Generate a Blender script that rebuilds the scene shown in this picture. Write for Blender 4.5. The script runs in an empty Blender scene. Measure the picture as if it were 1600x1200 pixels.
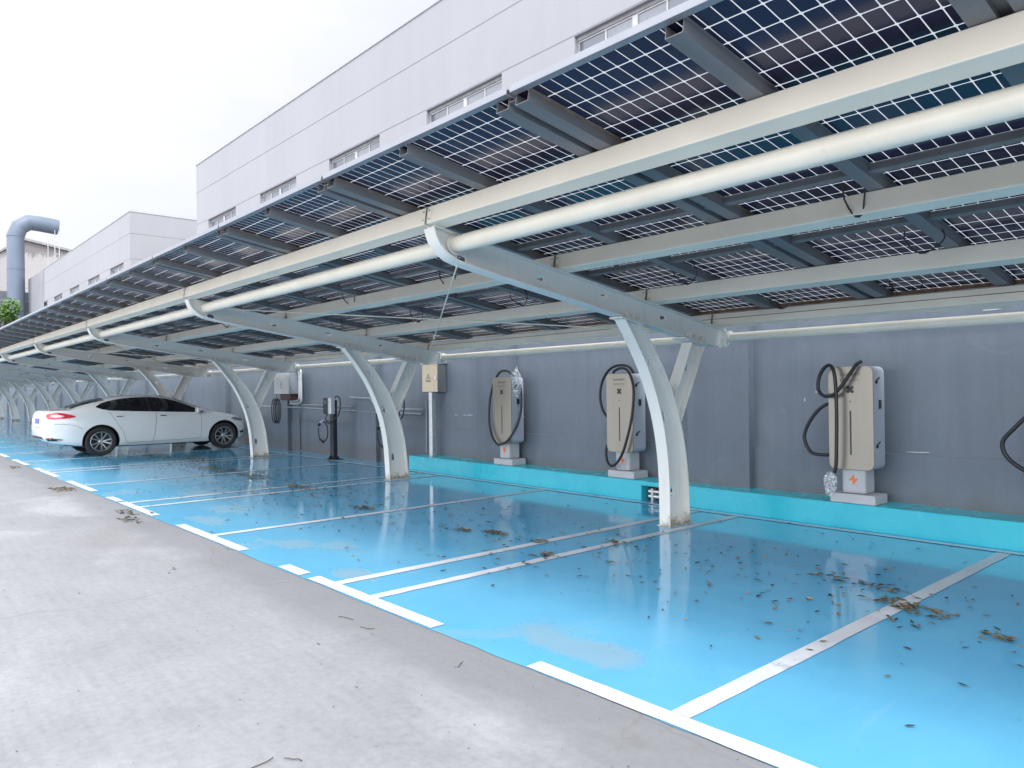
import bpy, bmesh, math, random
from mathutils import Vector, Matrix
from mathutils.geometry import tessellate_polygon, delaunay_2d_cdt
from mathutils.bvhtree import BVHTree
random.seed(7)
R = math.radians
scn = bpy.context.scene
COL = scn.collection

# ------------------------------------------------------------------ helpers
class MB:
    """collects shapes, builds ONE mesh object"""
    def __init__(s): s.v = []; s.f = []; s.m = []
    def add(s, vs, fs, mi=0):
        o = len(s.v); s.v += [tuple(v) for v in vs]
        for f in fs: s.f.append([o + i for i in f]); s.m.append(mi)
    def box(s, a, b, mi=0):
        x0, x1 = sorted((a[0], b[0])); y0, y1 = sorted((a[1], b[1])); z0, z1 = sorted((a[2], b[2]))
        s.add([(x0,y0,z0),(x1,y0,z0),(x1,y1,z0),(x0,y1,z0),(x0,y0,z1),(x1,y0,z1),(x1,y1,z1),(x0,y1,z1)],
              [(0,3,2,1),(4,5,6,7),(0,1,5,4),(1,2,6,5),(2,3,7,6),(3,0,4,7)], mi)
    def obox(s, M, dims, mi=0):
        a, b, c = (d / 2 for d in dims)
        vs = [M @ Vector(p) for p in [(-a,-b,-c),(a,-b,-c),(a,b,-c),(-a,b,-c),(-a,-b,c),(a,-b,c),(a,b,c),(-a,b,c)]]
        s.add(vs, [(0,3,2,1),(4,5,6,7),(0,1,5,4),(1,2,6,5),(2,3,7,6),(3,0,4,7)], mi)
    def tube(s, path, r, n=10, mi=0, closed=False):
        P = [Vector(p) for p in path]; k = len(P); rings = []
        rr = r if isinstance(r, (list, tuple)) else [r] * k
        t0 = (P[1] - P[0]).normalized()
        up = Vector((0,0,1)) if abs(t0.z) < .9 else Vector((1,0,0))
        nrm = (up - t0 * up.dot(t0)).normalized()
        o = len(s.v)
        for i in range(k):
            if closed: t = (P[(i+1) % k] - P[i-1]).normalized()
            elif i == 0: t = t0
            elif i == k-1: t = (P[-1] - P[-2]).normalized()
            else: t = ((P[i+1]-P[i]).normalized() + (P[i]-P[i-1]).normalized()).normalized()
            nrm = (nrm - t * nrm.dot(t)).normalized(); bn = t.cross(nrm)
            for j in range(n):
                a = 2*math.pi*j/n
                s.v.append(tuple(P[i] + (nrm*math.cos(a) + bn*math.sin(a)) * rr[i]))
        for i in range(k if closed else k-1):
            i2 = (i+1) % k
            for j in range(n):
                s.f.append([o+i*n+j, o+i*n+(j+1)%n, o+i2*n+(j+1)%n, o+i2*n+j]); s.m.append(mi)
        if not closed:
            s.f.append([o+j for j in range(n)][::-1]); s.m.append(mi)
            s.f.append([o+(k-1)*n+j for j in range(n)]); s.m.append(mi)
    def cyl(s, a, b, r, n=16, mi=0): s.tube([a, b], r, n, mi)
    def lathe(s, prof, M, n=32, mi=0):
        """prof list (r, h): turned about local z of M"""
        o = len(s.v); k = len(prof)
        for j in range(n):
            a = 2*math.pi*j/n
            for r, h in prof: s.v.append(tuple(M @ Vector((r*math.cos(a), r*math.sin(a), h))))
        for j in range(n):
            j2 = (j+1) % n
            for i in range(k-1):
                s.f.append([o+j*k+i, o+j2*k+i, o+j2*k+i+1, o+j*k+i+1]); s.m.append(mi)
    def prism(s, outer, holes, fn, h0, h1, mi=0):
        """2-D outline with holes -> solid between heights h0 and h1; fn(u,v,h)->xyz"""
        loops = [outer] + list(holes)
        tri = tessellate_polygon([[Vector((p[0], p[1], 0)) for p in L] for L in loops])
        flat = [p for L in loops for p in L]; n = len(flat)
        vs = [fn(p[0], p[1], h0) for p in flat] + [fn(p[0], p[1], h1) for p in flat]
        fs = [tuple(t) for t in tri] + [tuple(i + n for i in t)[::-1] for t in tri]
        o = 0
        for L in loops:
            for i in range(len(L)):
                j = (i+1) % len(L); fs.append((o+i, o+j, n+o+j, n+o+i))
            o += len(L)
        s.add(vs, fs, mi)
    def mesh(s, name, mats, smooth=False, weld=False):
        me = bpy.data.meshes.new(name); me.from_pydata(s.v, [], s.f)
        for m in (mats if isinstance(mats, (list, tuple)) else [mats]): me.materials.append(m)
        me.polygons.foreach_set('material_index', s.m)
        bm = bmesh.new(); bm.from_mesh(me)
        if weld: bmesh.ops.remove_doubles(bm, verts=bm.verts, dist=1e-5)
        bmesh.ops.recalc_face_normals(bm, faces=bm.faces)
        if smooth:
            for f in bm.faces: f.smooth = True
            for e in bm.edges:
                if len(e.link_faces) == 2 and e.calc_face_angle(0) > R(smooth if smooth is not True else 40): e.smooth = False
        bm.to_mesh(me); bm.free(); me.update()
        return me
    def build(s, name, mats, parent=None, smooth=False, bevel=0, loc=None, weld=False):
        return link(name, s.mesh(name, mats, smooth, weld), parent, bevel, loc)

def link(name, me, parent=None, bevel=0, loc=None):
    o = bpy.data.objects.new(name, me); COL.objects.link(o)
    if parent is not None: o.parent = parent
    if loc is not None: o.location = loc
    if bevel:
        b = o.modifiers.new('bevel', 'BEVEL'); b.width = bevel; b.segments = 2; b.limit_method = 'ANGLE'; b.angle_limit = R(40)
        b.harden_normals = False
    return o
def tag(o, label=None, cat=None, group=None, kind=None):
    if label: o['label'] = label
    if cat: o['category'] = cat
    if group: o['group'] = group
    if kind: o['kind'] = kind
    return o
def empty(name, loc=(0,0,0), rz=0):
    o = bpy.data.objects.new(name, None); COL.objects.link(o); o.location = loc; o.rotation_euler.z = rz
    o.empty_display_size = .1
    return o
def thing(name, label, cat, loc=(0,0,0), rz=0, group=None): return tag(empty(name, loc, rz), label, cat, group)

def catmull(pts, n=8, closed=False):
    P = [Vector(p) for p in pts]; out = []; k = len(P)
    for i in range(k if closed else k-1):
        g = (lambda j: P[j % k]) if closed else (lambda j: P[max(0, min(k-1, j))])
        a, b, c, d = g(i-1), g(i), g(i+1), g(i+2)
        for q in range(n):
            t = q / n
            out.append(.5*((2*b) + (c-a)*t + (2*a-5*b+4*c-d)*t*t + (3*b-a-3*c+d)*t**3))
    if not closed: out.append(P[-1])
    return out
def lerp_tab(tab, x):
    if x <= tab[0][0]: return tab[0][1]
    for (x0, y0), (x1, y1) in zip(tab, tab[1:]):
        if x <= x1: return y0 + (y1-y0)*(x-x0)/(x1-x0)
    return tab[-1][1]
def smooth_tab(tab):
    P = catmull([(a, b, 0) for a, b in tab], 10)
    return [(p.x, p.y) for p in P]

# ------------------------------------------------------------------ materials
def nt(m):
    m.use_nodes = True; t = m.node_tree
    return t, t.nodes, t.links, t.nodes['Principled BSDF']
def texco(N, L, scale=(1,1,1), kind='Object'):
    tc = N.new('ShaderNodeTexCoord'); mp = N.new('ShaderNodeMapping'); mp.inputs['Scale'].default_value = scale
    L.new(tc.outputs[kind], mp.inputs['Vector']); return mp.outputs['Vector']
def noise(N, L, vec, scale, detail=4, rough=.55, dist=0):
    n = N.new('ShaderNodeTexNoise'); n.inputs['Scale'].default_value = scale; n.inputs['Detail'].default_value = detail
    n.inputs['Roughness'].default_value = rough; n.inputs['Distortion'].default_value = dist
    L.new(vec, n.inputs['Vector']); return n.outputs['Fac']
def ramp(N, L, fac, stops):
    r = N.new('ShaderNodeValToRGB'); e = r.color_ramp.elements
    while len(e) < len(stops): e.new(.5)
    for el, (p, c) in zip(e, stops):
        el.position = p; el.color = (c, c, c, 1) if isinstance(c, (int, float)) else (*c, 1)
    L.new(fac, r.inputs['Fac']); return r.outputs['Color']
def mix(N, L, fac, a, b, mode='MIX'):
    m = N.new('ShaderNodeMix'); m.data_type = 'RGBA'; m.blend_type = mode; m.clamp_factor = True
    for sock, v in ((m.inputs[0], fac), (m.inputs[6], a), (m.inputs[7], b)):
        if hasattr(v, 'links'): L.new(v, sock)
        elif isinstance(v, (int, float)): sock.default_value = v if sock.type == 'VALUE' else (v, v, v, 1)
        else: sock.default_value = (*v, 1)
    return m.outputs[2]
def math_(N, L, op, a, b=None, c=None):
    m = N.new('ShaderNodeMath'); m.operation = op
    for i, v in enumerate((a, b, c)):
        if v is None: continue
        if hasattr(v, 'links'): L.new(v, m.inputs[i])
        else: m.inputs[i].default_value = v
    return m.outputs[0]
def bump(N, L, h, strength, dist, bs):
    b = N.new('ShaderNodeBump'); b.inputs['Strength'].default_value = strength; b.inputs['Distance'].default_value = dist
    L.new(h, b.inputs['Height']); L.new(b.outputs['Normal'], bs.inputs['Normal'])
def simple(name, col, rough=.5, metal=0, var=.08, vscale=3, spec=.5, bmp=0, bscale=40, stretch=(1,1,1), rvar=.1, coat=0):
    m = bpy.data.materials.new(name); t, N, L, bs = nt(m)
    v = texco(N, L, stretch)
    n = noise(N, L, v, vscale, 6, .6)
    c = ramp(N, L, n, [(.3, tuple(max(0, x*(1-var*1.6)) for x in col)), (.7, tuple(min(1, x*(1+var)) for x in col))])
    L.new(c, bs.inputs['Base Color'])
    n2 = noise(N, L, v, vscale*4, 5, .6)
    rr = math_(N, L, 'MULTIPLY_ADD', n2, rvar*2, rough - rvar)
    L.new(rr, bs.inputs['Roughness'])
    bs.inputs['Metallic'].default_value = metal; bs.inputs['Specular IOR Level'].default_value = spec
    bs.inputs['Coat Weight'].default_value = coat; bs.inputs['Coat Roughness'].default_value = .06
    if bmp: bump(N, L, noise(N, L, v, bscale, 4, .6), bmp, .01, bs)
    return m

M = {}
M['cream'] = simple('cream_paint', (.75,.705,.605), .42, var=.05, vscale=1.4, bmp=.03, bscale=9)
M['pipe_white'] = simple('pipe_paint', (.72,.685,.59), .32, var=.05, vscale=2.2)
M['rail'] = simple('rail_steel', (.15,.155,.165), .42, var=.12, vscale=2, stretch=(.3,4,4))
M['trim'] = simple('trim_alu', (.25,.265,.30), .38, var=.05, metal=.25)
M['bolt'] = simple('bolt_zinc', (.45,.44,.42), .4, metal=.6)
M['rust'] = simple('rust_edge', (.22,.15,.10), .7, var=.3, vscale=9)
M['seam'] = simple('dark_gap', (.03,.03,.035), .7)
M['black_rubber'] = simple('black_rubber', (.012,.013,.016), .42, var=.2)
M['charger_steel'] = simple('brushed_face', (.30,.275,.235), .34, metal=.7, var=.05, vscale=.9, stretch=(8,8,1.2), rvar=.05)
M['charger_grey'] = simple('charger_shell', (.36,.40,.46), .35, var=.04)
M['charger_base'] = simple('charger_base', (.44,.455,.48), .45, var=.07, vscale=4)
M['dark'] = simple('dark_print', (.02,.022,.025), .4)
M['greyprint'] = simple('grey_print', (.10,.10,.105), .5)
M['orange'] = simple('orange_print', (.75,.17,.03), .45, var=.04)
M['galv'] = simple('galvanised', (.60,.62,.64), .3, metal=.7, var=.12, vscale=12)
M['cabinet_steel'] = simple('cabinet_steel', (.44,.39,.30), .25, metal=.85, var=.05, vscale=1)
M['cabinet_side'] = simple('cabinet_side', (.10,.11,.125), .5, metal=0)
M['box_white'] = simple('box_paint', (.55,.55,.54), .45, var=.06)
M['box_grey'] = simple('box_grey', (.30,.33,.38), .45)
M['red_rust'] = simple('red_block', (.085,.035,.035), .6, var=.35, vscale=30)
M['post_black'] = simple('post_black', (.015,.018,.026), .35, var=.1)
M['silver'] = simple('silver_trim', (.6,.62,.65), .3, metal=.5)
M['conduit'] = simple('conduit_pvc', (.36,.38,.42), .4, var=.1)
M['conduit_dark'] = simple('conduit_dark', (.12,.13,.16), .5)
M['film'] = None
M['car_white'] = simple('car_paint', (.66,.68,.68), .22, var=.02, coat=1.0, rvar=.03)
M['car_glass'] = simple('car_glass', (.006,.007,.009), .04, spec=.7, rvar=.01)
M['car_black'] = simple('car_trim', (.012,.012,.013), .45)
M['tyre'] = simple('tyre_rubber', (.018,.018,.02), .75, var=.2, vscale=20)
M['alloy'] = simple('alloy_rim', (.42,.43,.45), .3, metal=.8)
M['lamp_red'] = simple('lamp_red', (.50,.012,.03), .12, coat=1)
M['lamp_clear'] = simple('lamp_clear', (.62,.52,.52), .15, coat=1)
M['lamp_head'] = simple('lamp_head', (.18,.22,.27), .1, metal=.3, coat=1)
M['chrome'] = simple('chrome', (.75,.76,.78), .12, metal=1)
M['plate_blue'] = simple('plate_blue', (.03,.09,.42), .35)
M['leaf_a'] = simple('leaf_brown', (.19,.135,.06), .6, var=.3, vscale=25)
M['leaf_b'] = simple('leaf_olive', (.14,.125,.05), .6, var=.3, vscale=25)
M['leaf_c'] = simple('leaf_dark', (.035,.038,.03), .6, var=.3, vscale=25)
M['leaf_d'] = simple('leaf_tan', (.38,.26,.12), .6, var=.3, vscale=25)
M['twig'] = simple('twig_bark', (.05,.042,.036), .8)
M['tree_leaf'] = simple('tree_leaf', (.12,.26,.035), .5, var=.4, vscale=.8)
M['tree_leaf2'] = simple('tree_leaf_dark', (.05,.12,.025), .5, var=.4, vscale=.8)
M['bark'] = simple('bark', (.09,.07,.05), .9, var=.3, vscale=8)
M['duct'] = simple('duct_metal', (.125,.16,.215), .48, metal=.1, var=.07, vscale=.35)
M['bld_joint'] = simple('joint_sealant', (.20,.20,.22), .8)
M['win_frame'] = simple('window_frame', (.50,.51,.53), .4)
M['pane'] = simple('window_pane', (.14,.155,.19), .12, var=.1, vscale=.5, spec=.6)
M['pane_blind'] = simple('window_blind', (.24,.255,.29), .3, var=.08, vscale=.6)
M['lintel'] = simple('lintel_plaster', (.30,.30,.31), .85, var=.15, vscale=3)
M['tower_dark'] = simple('dark_cladding', (.13,.145,.17), .6, var=.1)
M['railing'] = simple('railing_steel', (.42,.44,.46), .5)
M['paint_chip'] = simple('wall_filler', (.52,.53,.56), .8)

def mat_frame():
    m = bpy.data.materials.new('frame_paint'); t, N, L, bs = nt(m)
    v = texco(N, L); a = noise(N, L, v, 1.1, 6, .6); b_ = noise(N, L, v, 7, 8, .7, .5); f = noise(N, L, v, 60, 4, .7)
    c = ramp(N, L, a, [(.3, (.69,.69,.66)), (.7, (.75,.75,.715))])
    vs = texco(N, L, (6, 6, .6)); st = noise(N, L, vs, 2.0, 6, .65)
    c = mix(N, L, ramp(N, L, st, [(.56, 0.), (.74, .35)]), c, (.46,.45,.40))
    sep = N.new('ShaderNodeSeparateXYZ'); L.new(v, sep.inputs[0])
    zz = math_(N, L, 'ADD', sep.outputs['Z'], math_(N, L, 'MULTIPLY_ADD', b_, .5, -.25))
    c = mix(N, L, ramp(N, L, zz, [(.0, .75), (.10, 0.)]), c, (.22,.19,.13))
    c = mix(N, L, ramp(N, L, f, [(.72, 0.), (.78, .5)]), c, (.30,.25,.20))
    L.new(c, bs.inputs['Base Color']); L.new(ramp(N, L, b_, [(.3, .34), (.7, .5)]), bs.inputs['Roughness'])
    bump(N, L, b_, .05, .01, bs); return m
M['frame_paint'] = mat_frame()
def mat_film():
    m = bpy.data.materials.new('clear_film'); t, N, L, bs = nt(m)
    bs.inputs['Base Color'].default_value = (.75,.78,.82,1); bs.inputs['Roughness'].default_value = .25
    tr = N.new('ShaderNodeBsdfTransparent'); mx = N.new('ShaderNodeMixShader')
    v = texco(N, L); f = ramp(N, L, noise(N, L, v, 26, 4, .6), [(.42, .05), (.66, .70)])
    L.new(f, mx.inputs[0]); L.new(tr.outputs[0], mx.inputs[1]); L.new(bs.outputs[0], mx.inputs[2])
    L.new(mx.outputs[0], N['Material Output'].inputs['Surface']); return m
M['film'] = mat_film()

def mat_concrete():
    m = bpy.data.materials.new('concrete_yard'); t, N, L, bs = nt(m)
    v = texco(N, L)
    big = noise(N, L, v, .22, 5, .6, .6); mid = noise(N, L, v, 1.3, 8, .62, .4); fine = noise(N, L, v, 22, 6, .7); grit = noise(N, L, v, 160, 2, .5)
    c = ramp(N, L, mid, [(.28, (0.198,0.200,0.213)), (.5, (0.257,0.261,0.278)), (.72, (0.300,0.305,0.326))])
    c = mix(N, L, .55, c, ramp(N, L, big, [(.3, (0.227,0.229,0.245)), (.5, (0.264,0.269,0.285)), (.68, (0.315,0.320,0.342))]), 'MIX')
    # pale cement-wash patches
    vs = texco(N, L, (.55, .28, 1)); wash = noise(N, L, vs, 1.0, 6, .6, .8)
    c = mix(N, L, ramp(N, L, wash, [(.50, 0.), (.64, .8)]), c, (0.360,0.366,0.392))
    # trowel streaks
    vs2 = texco(N, L, (9, .8, 1)); st = noise(N, L, vs2, 2.2, 6, .65, .3)
    c = mix(N, L, .35, c, ramp(N, L, st, [(.3, .72), (.6, 1.)]), 'MULTIPLY')
    c = mix(N, L, .55, c, ramp(N, L, fine, [(.32, .72), (.58, 1.)]), 'MULTIPLY')
    c = mix(N, L, ramp(N, L, grit, [(.63, 0.), (.70, .5)]), c, (.16,.155,.15))
    dk = noise(N, L, texco(N, L, (.8, .5, 1)), .75, 7, .62, .9)
    c = mix(N, L, ramp(N, L, dk, [(.55, 0.), (.68, .38)]), c, (.20,.195,.20))
    # darker grey strip along the painted bays
    sep = N.new('ShaderNodeSeparateXYZ'); L.new(v, sep.inputs[0])
    wob = noise(N, L, v, 1.6, 4, .6)
    ex = math_(N, L, 'ADD', sep.outputs['X'], math_(N, L, 'MULTIPLY', wob, .55))
    band = ramp(N, L, math_(N, L, 'MULTIPLY', ex, .25), [(.60, 0.), (.665, .62), (1., .62)])
    c = mix(N, L, band, c, (0.172,0.176,0.188))
    # hairline cracks
    vo = N.new('ShaderNodeTexVoronoi'); vo.feature = 'DISTANCE_TO_EDGE'; vo.inputs['Scale'].default_value = .28
    wv = N.new('ShaderNodeVectorMath'); wv.operation = 'ADD'
    nn = N.new('ShaderNodeTexNoise'); nn.inputs['Scale'].default_value = 1.1; nn.inputs['Detail'].default_value = 6
    L.new(v, nn.inputs['Vector']); sc = N.new('ShaderNodeVectorMath'); sc.operation = 'SCALE'; sc.inputs['Scale'].default_value = .7
    L.new(nn.outputs['Color'], sc.inputs[0]); L.new(v, wv.inputs[0]); L.new(sc.outputs[0], wv.inputs[1]); L.new(wv.outputs[0], vo.inputs['Vector'])
    cr = ramp(N, L, vo.outputs['Distance'], [(.0, .35), (.0035, 0.)])
    c = mix(N, L, math_(N, L, 'MULTIPLY', cr, ramp(N, L, big, [(.40, 0.), (.50, 1.)])), c, (.13,.125,.12))
    L.new(c, bs.inputs['Base Color']); bs.inputs['Roughness'].default_value = .82; bs.inputs['Specular IOR Level'].default_value = .3
    h = mix(N, L, .5, fine, grit); bump(N, L, h, .35, .006, bs)
    return m
M['concrete'] = mat_concrete()

PATCHES = [(3.05,5.42,.17,.30),(3.15,3.05,.20,.55),(3.5,6.55,.22,.30),(3.25,6.9,.2,.25),(3.1,8.9,.2,.45),(3.6,9.6,.3,.5),(4.0,11.5,.45,.7)]
def mat_epoxy():
    m = bpy.data.materials.new('blue_epoxy'); t, N, L, bs = nt(m)
    v = texco(N, L)
    big = noise(N, L, v, .5, 5, .6, .5); mid = noise(N, L, v, 2.1, 7, .62, .4); fine = noise(N, L, v, 30, 5, .65); gr = noise(N, L, v, 120, 3, .6)
    c = ramp(N, L, big, [(.3, (.075,.35,.60)), (.7, (.105,.415,.65))])
    c = mix(N, L, .5, c, ramp(N, L, mid, [(.3, (.088,.37,.615)), (.7, (.135,.45,.665))]))
    sep = N.new('ShaderNodeSeparateXYZ'); L.new(v, sep.inputs[0])
    X = sep.outputs['X']
    # front strip of the bays: colour darkened to offset strong skylight, rougher, ragged boundary
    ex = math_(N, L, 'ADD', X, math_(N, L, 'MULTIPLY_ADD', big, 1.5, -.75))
    front_dim = ramp(N, L, math_(N, L, 'MULTIPLY', ex, .1), [(.29, 1.), (.43, 0.)])
    c = mix(N, L, math_(N, L, 'MULTIPLY', front_dim, .4), c, (.10,.33,.50))
    # bare patches where the paint has worn through, only near the open edge
    vs = texco(N, L, (1.0, .62, 1)); w = noise(N, L, vs, 1.05, 6, .55, .5)
    near = ramp(N, L, math_(N, L, 'MULTIPLY', X, .1), [(.30, 1.), (.44, 0.)])
    bare = math_(N, L, 'MULTIPLY', ramp(N, L, w, [(.60, 0.), (.67, 1.)]), near)
    for px_, py_, ax, ay in PATCHES:
        dx = math_(N, L, 'DIVIDE', math_(N, L, 'SUBTRACT', X, px_), ax); dy = math_(N, L, 'DIVIDE', math_(N, L, 'SUBTRACT', sep.outputs['Y'], py_), ay)
        q = math_(N, L, 'ADD', math_(N, L, 'MULTIPLY', dx, dx), math_(N, L, 'MULTIPLY', dy, dy))
        q = math_(N, L, 'ADD', q, math_(N, L, 'MULTIPLY_ADD', mid, 3.0, -1.5))
        bare = math_(N, L, 'MAXIMUM', bare, ramp(N, L, q, [(.25, 1.), (1.15, 0.)]))
    c = mix(N, L, math_(N, L, 'MULTIPLY', bare, .55), c, (.25,.32,.345))
    # scuffs and long wheel smears
    vs2 = texco(N, L, (.5, 7, 1)); sm = noise(N, L, vs2, 1.4, 7, .65, .3)
    c = mix(N, L, ramp(N, L, sm, [(.58, 0.), (.72, .22)]), c, (.26,.42,.52))
    c = mix(N, L, ramp(N, L, gr, [(.70, 0.), (.76, .35)]), c, (.03,.07,.10))
    L.new(c, bs.inputs['Base Color'])
    r = ramp(N, L, mid, [(.3, .05), (.75, .12)])
    r = mix(N, L, .35, r, ramp(N, L, fine, [(.3, .04), (.7, .16)]))
    r = mix(N, L, math_(N, L, 'MULTIPLY', bare, .6), r, .6)
    r = mix(N, L, math_(N, L, 'MULTIPLY', front_dim, .5), r, .4)
    L.new(r, bs.inputs['Roughness']); bs.inputs['Specular IOR Level'].default_value = .5
    bump(N, L, big, .05, .02, bs)
    return m
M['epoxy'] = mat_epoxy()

def mat_kerb():
    m = bpy.data.materials.new('turquoise_epoxy'); t, N, L, bs = nt(m)
    v = texco(N, L); a = noise(N, L, v, 1.6, 7, .6, .3); f = noise(N, L, v, 24, 5, .6)
    c = ramp(N, L, a, [(.3, (.02,.42,.55)), (.7, (.05,.52,.63))])
    c = mix(N, L, ramp(N, L, f, [(.62, 0.), (.72, .3)]), c, (.16,.42,.5))
    L.new(c, bs.inputs['Base Color']); L.new(ramp(N, L, a, [(.3, .2), (.7, .36)]), bs.inputs['Roughness'])
    bump(N, L, a, .1, .03, bs); return m
M['kerb'] = mat_kerb()

def mat_lines():
    m = bpy.data.materials.new('road_paint'); t, N, L, bs = nt(m)
    v = texco(N, L); a = noise(N, L, v, 3.2, 8, .68, .3); f = noise(N, L, v, 55, 4, .7)
    c = ramp(N, L, a, [(.3, (.48,.51,.56)), (.6, (.62,.64,.68))])
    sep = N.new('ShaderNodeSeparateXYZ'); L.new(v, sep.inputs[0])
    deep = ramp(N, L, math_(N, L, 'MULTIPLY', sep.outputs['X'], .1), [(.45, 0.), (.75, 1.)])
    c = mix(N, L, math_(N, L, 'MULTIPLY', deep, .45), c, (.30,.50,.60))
    w = math_(N, L, 'ADD', math_(N, L, 'MULTIPLY', a, .7), math_(N, L, 'MULTIPLY', f, .3))
    c = mix(N, L, ramp(N, L, w, [(.58, 0.), (.66, .7)]), c, (.30,.36,.42))
    L.new(c, bs.inputs['Base Color']); L.new(ramp(N, L, a, [(.3, .3), (.7, .5)]), bs.inputs['Roughness']); return m
M['lines'] = mat_lines()

def mat_wall():
    m = bpy.data.materials.new('grey_render'); t, N, L, bs = nt(m)
    v = texco(N, L); big = noise(N, L, v, .55, 6, .6, .5); mid = noise(N, L, v, 2.6, 8, .65, .3)
    vs = texco(N, L, (5, 5, .5)); st = noise(N, L, vs, 1.2, 6, .6); f = noise(N, L, v, 45, 4, .65)
    c = ramp(N, L, big, [(.3, (.128,.155,.195)), (.7, (.158,.188,.232))])
    c = mix(N, L, .5, c, ramp(N, L, mid, [(.3, (.122,.148,.185)), (.7, (.17,.202,.248))]))
    c = mix(N, L, .5, c, ramp(N, L, st, [(.35, .78), (.65, 1.)]), 'MULTIPLY')
    c = mix(N, L, ramp(N, L, f, [(.70, 0.), (.76, .35)]), c, (.33,.335,.35))
    # splash dirt along the foot and a few rubbed pale areas
    sep = N.new('ShaderNodeSeparateXYZ'); L.new(v, sep.inputs[0])
    zz = math_(N, L, 'ADD', sep.outputs['Z'], math_(N, L, 'MULTIPLY_ADD', mid, .7, -.35))
    c = mix(N, L, ramp(N, L, zz, [(.22, .6), (.46, 0.)]), c, (.115,.118,.115))
    vr = texco(N, L, (.7, .7, 1.4)); rub = noise(N, L, vr, 1.9, 7, .7, 1.2)
    c = mix(N, L, ramp(N, L, rub, [(.60, 0.), (.68, .22)]), c, (.22,.24,.275))
    dr = noise(N, L, texco(N, L, (9, 9, .35)), 1.0, 5, .6)
    c = mix(N, L, ramp(N, L, dr, [(.60, 0.), (.70, .4)]), c, (.11,.13,.165))
    L.new(c, bs.inputs['Base Color']); L.new(ramp(N, L, mid, [(.3, .38), (.7, .6)]), bs.inputs['Roughness'])
    bs.inputs['Specular IOR Level'].default_value = .45
    bump(N, L, mid, .22, .02, bs); return m
M['wall'] = mat_wall()

def mat_building(name, a, b, stain=0):
    m = bpy.data.materials.new(name); t, N, L, bs = nt(m)
    v = texco(N, L); big = noise(N, L, v, .12, 5, .6)
    vs = texco(N, L, (1.1, 1.1, .05)); st = noise(N, L, vs, 1.2, 6, .6)
    c = ramp(N, L, big, [(.3, a), (.7, b)])
    c = mix(N, L, .22, c, ramp(N, L, st, [(.35, .86), (.62, 1.)]), 'MULTIPLY')
    w = N.new('ShaderNodeTexWave'); w.bands_direction = 'Y'; w.inputs['Scale'].default_value = .33; w.inputs['Distortion'].default_value = 0
    L.new(v, w.inputs['Vector'])
    c = mix(N, L, .16, c, ramp(N, L, w.outputs['Fac'], [(.0, .86), (.012, 1.)]), 'MULTIPLY')
    if stain:
        vz = texco(N, L, (1, .9, .45)); s = noise(N, L, vz, 2.0, 9, .8, .4)
        sep = N.new('ShaderNodeSeparateXYZ'); L.new(v, sep.inputs[0])
        hi = ramp(N, L, math_(N, L, 'MULTIPLY', sep.outputs['Z'], .03), [(.59, 0.), (.66, 1.)])
        top = math_(N, L, 'MULTIPLY', ramp(N, L, math_(N, L, 'ADD', s, math_(N, L, 'MULTIPLY', hi, .40)), [(.62, 0.), (.68, 1.)]), 1.0)
        c = mix(N, L, math_(N, L, 'MULTIPLY', top, .85), c, (.17,.155,.155))
    L.new(c, bs.inputs['Base Color']); bs.inputs['Roughness'].default_value = .72; return m
M['bld'] = mat_building('white_cladding', (.305,.31,.335), (.335,.34,.365))
M['old'] = mat_building('stained_plaster', (.37,.355,.355), (.42,.405,.405), 1)
def mat_dirty():
    m = simple('weathered_cladding', (.26,.265,.29), .8, var=.16, vscale=.5, stretch=(1,2,.4)); return m
M['dirty'] = mat_dirty()

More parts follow.
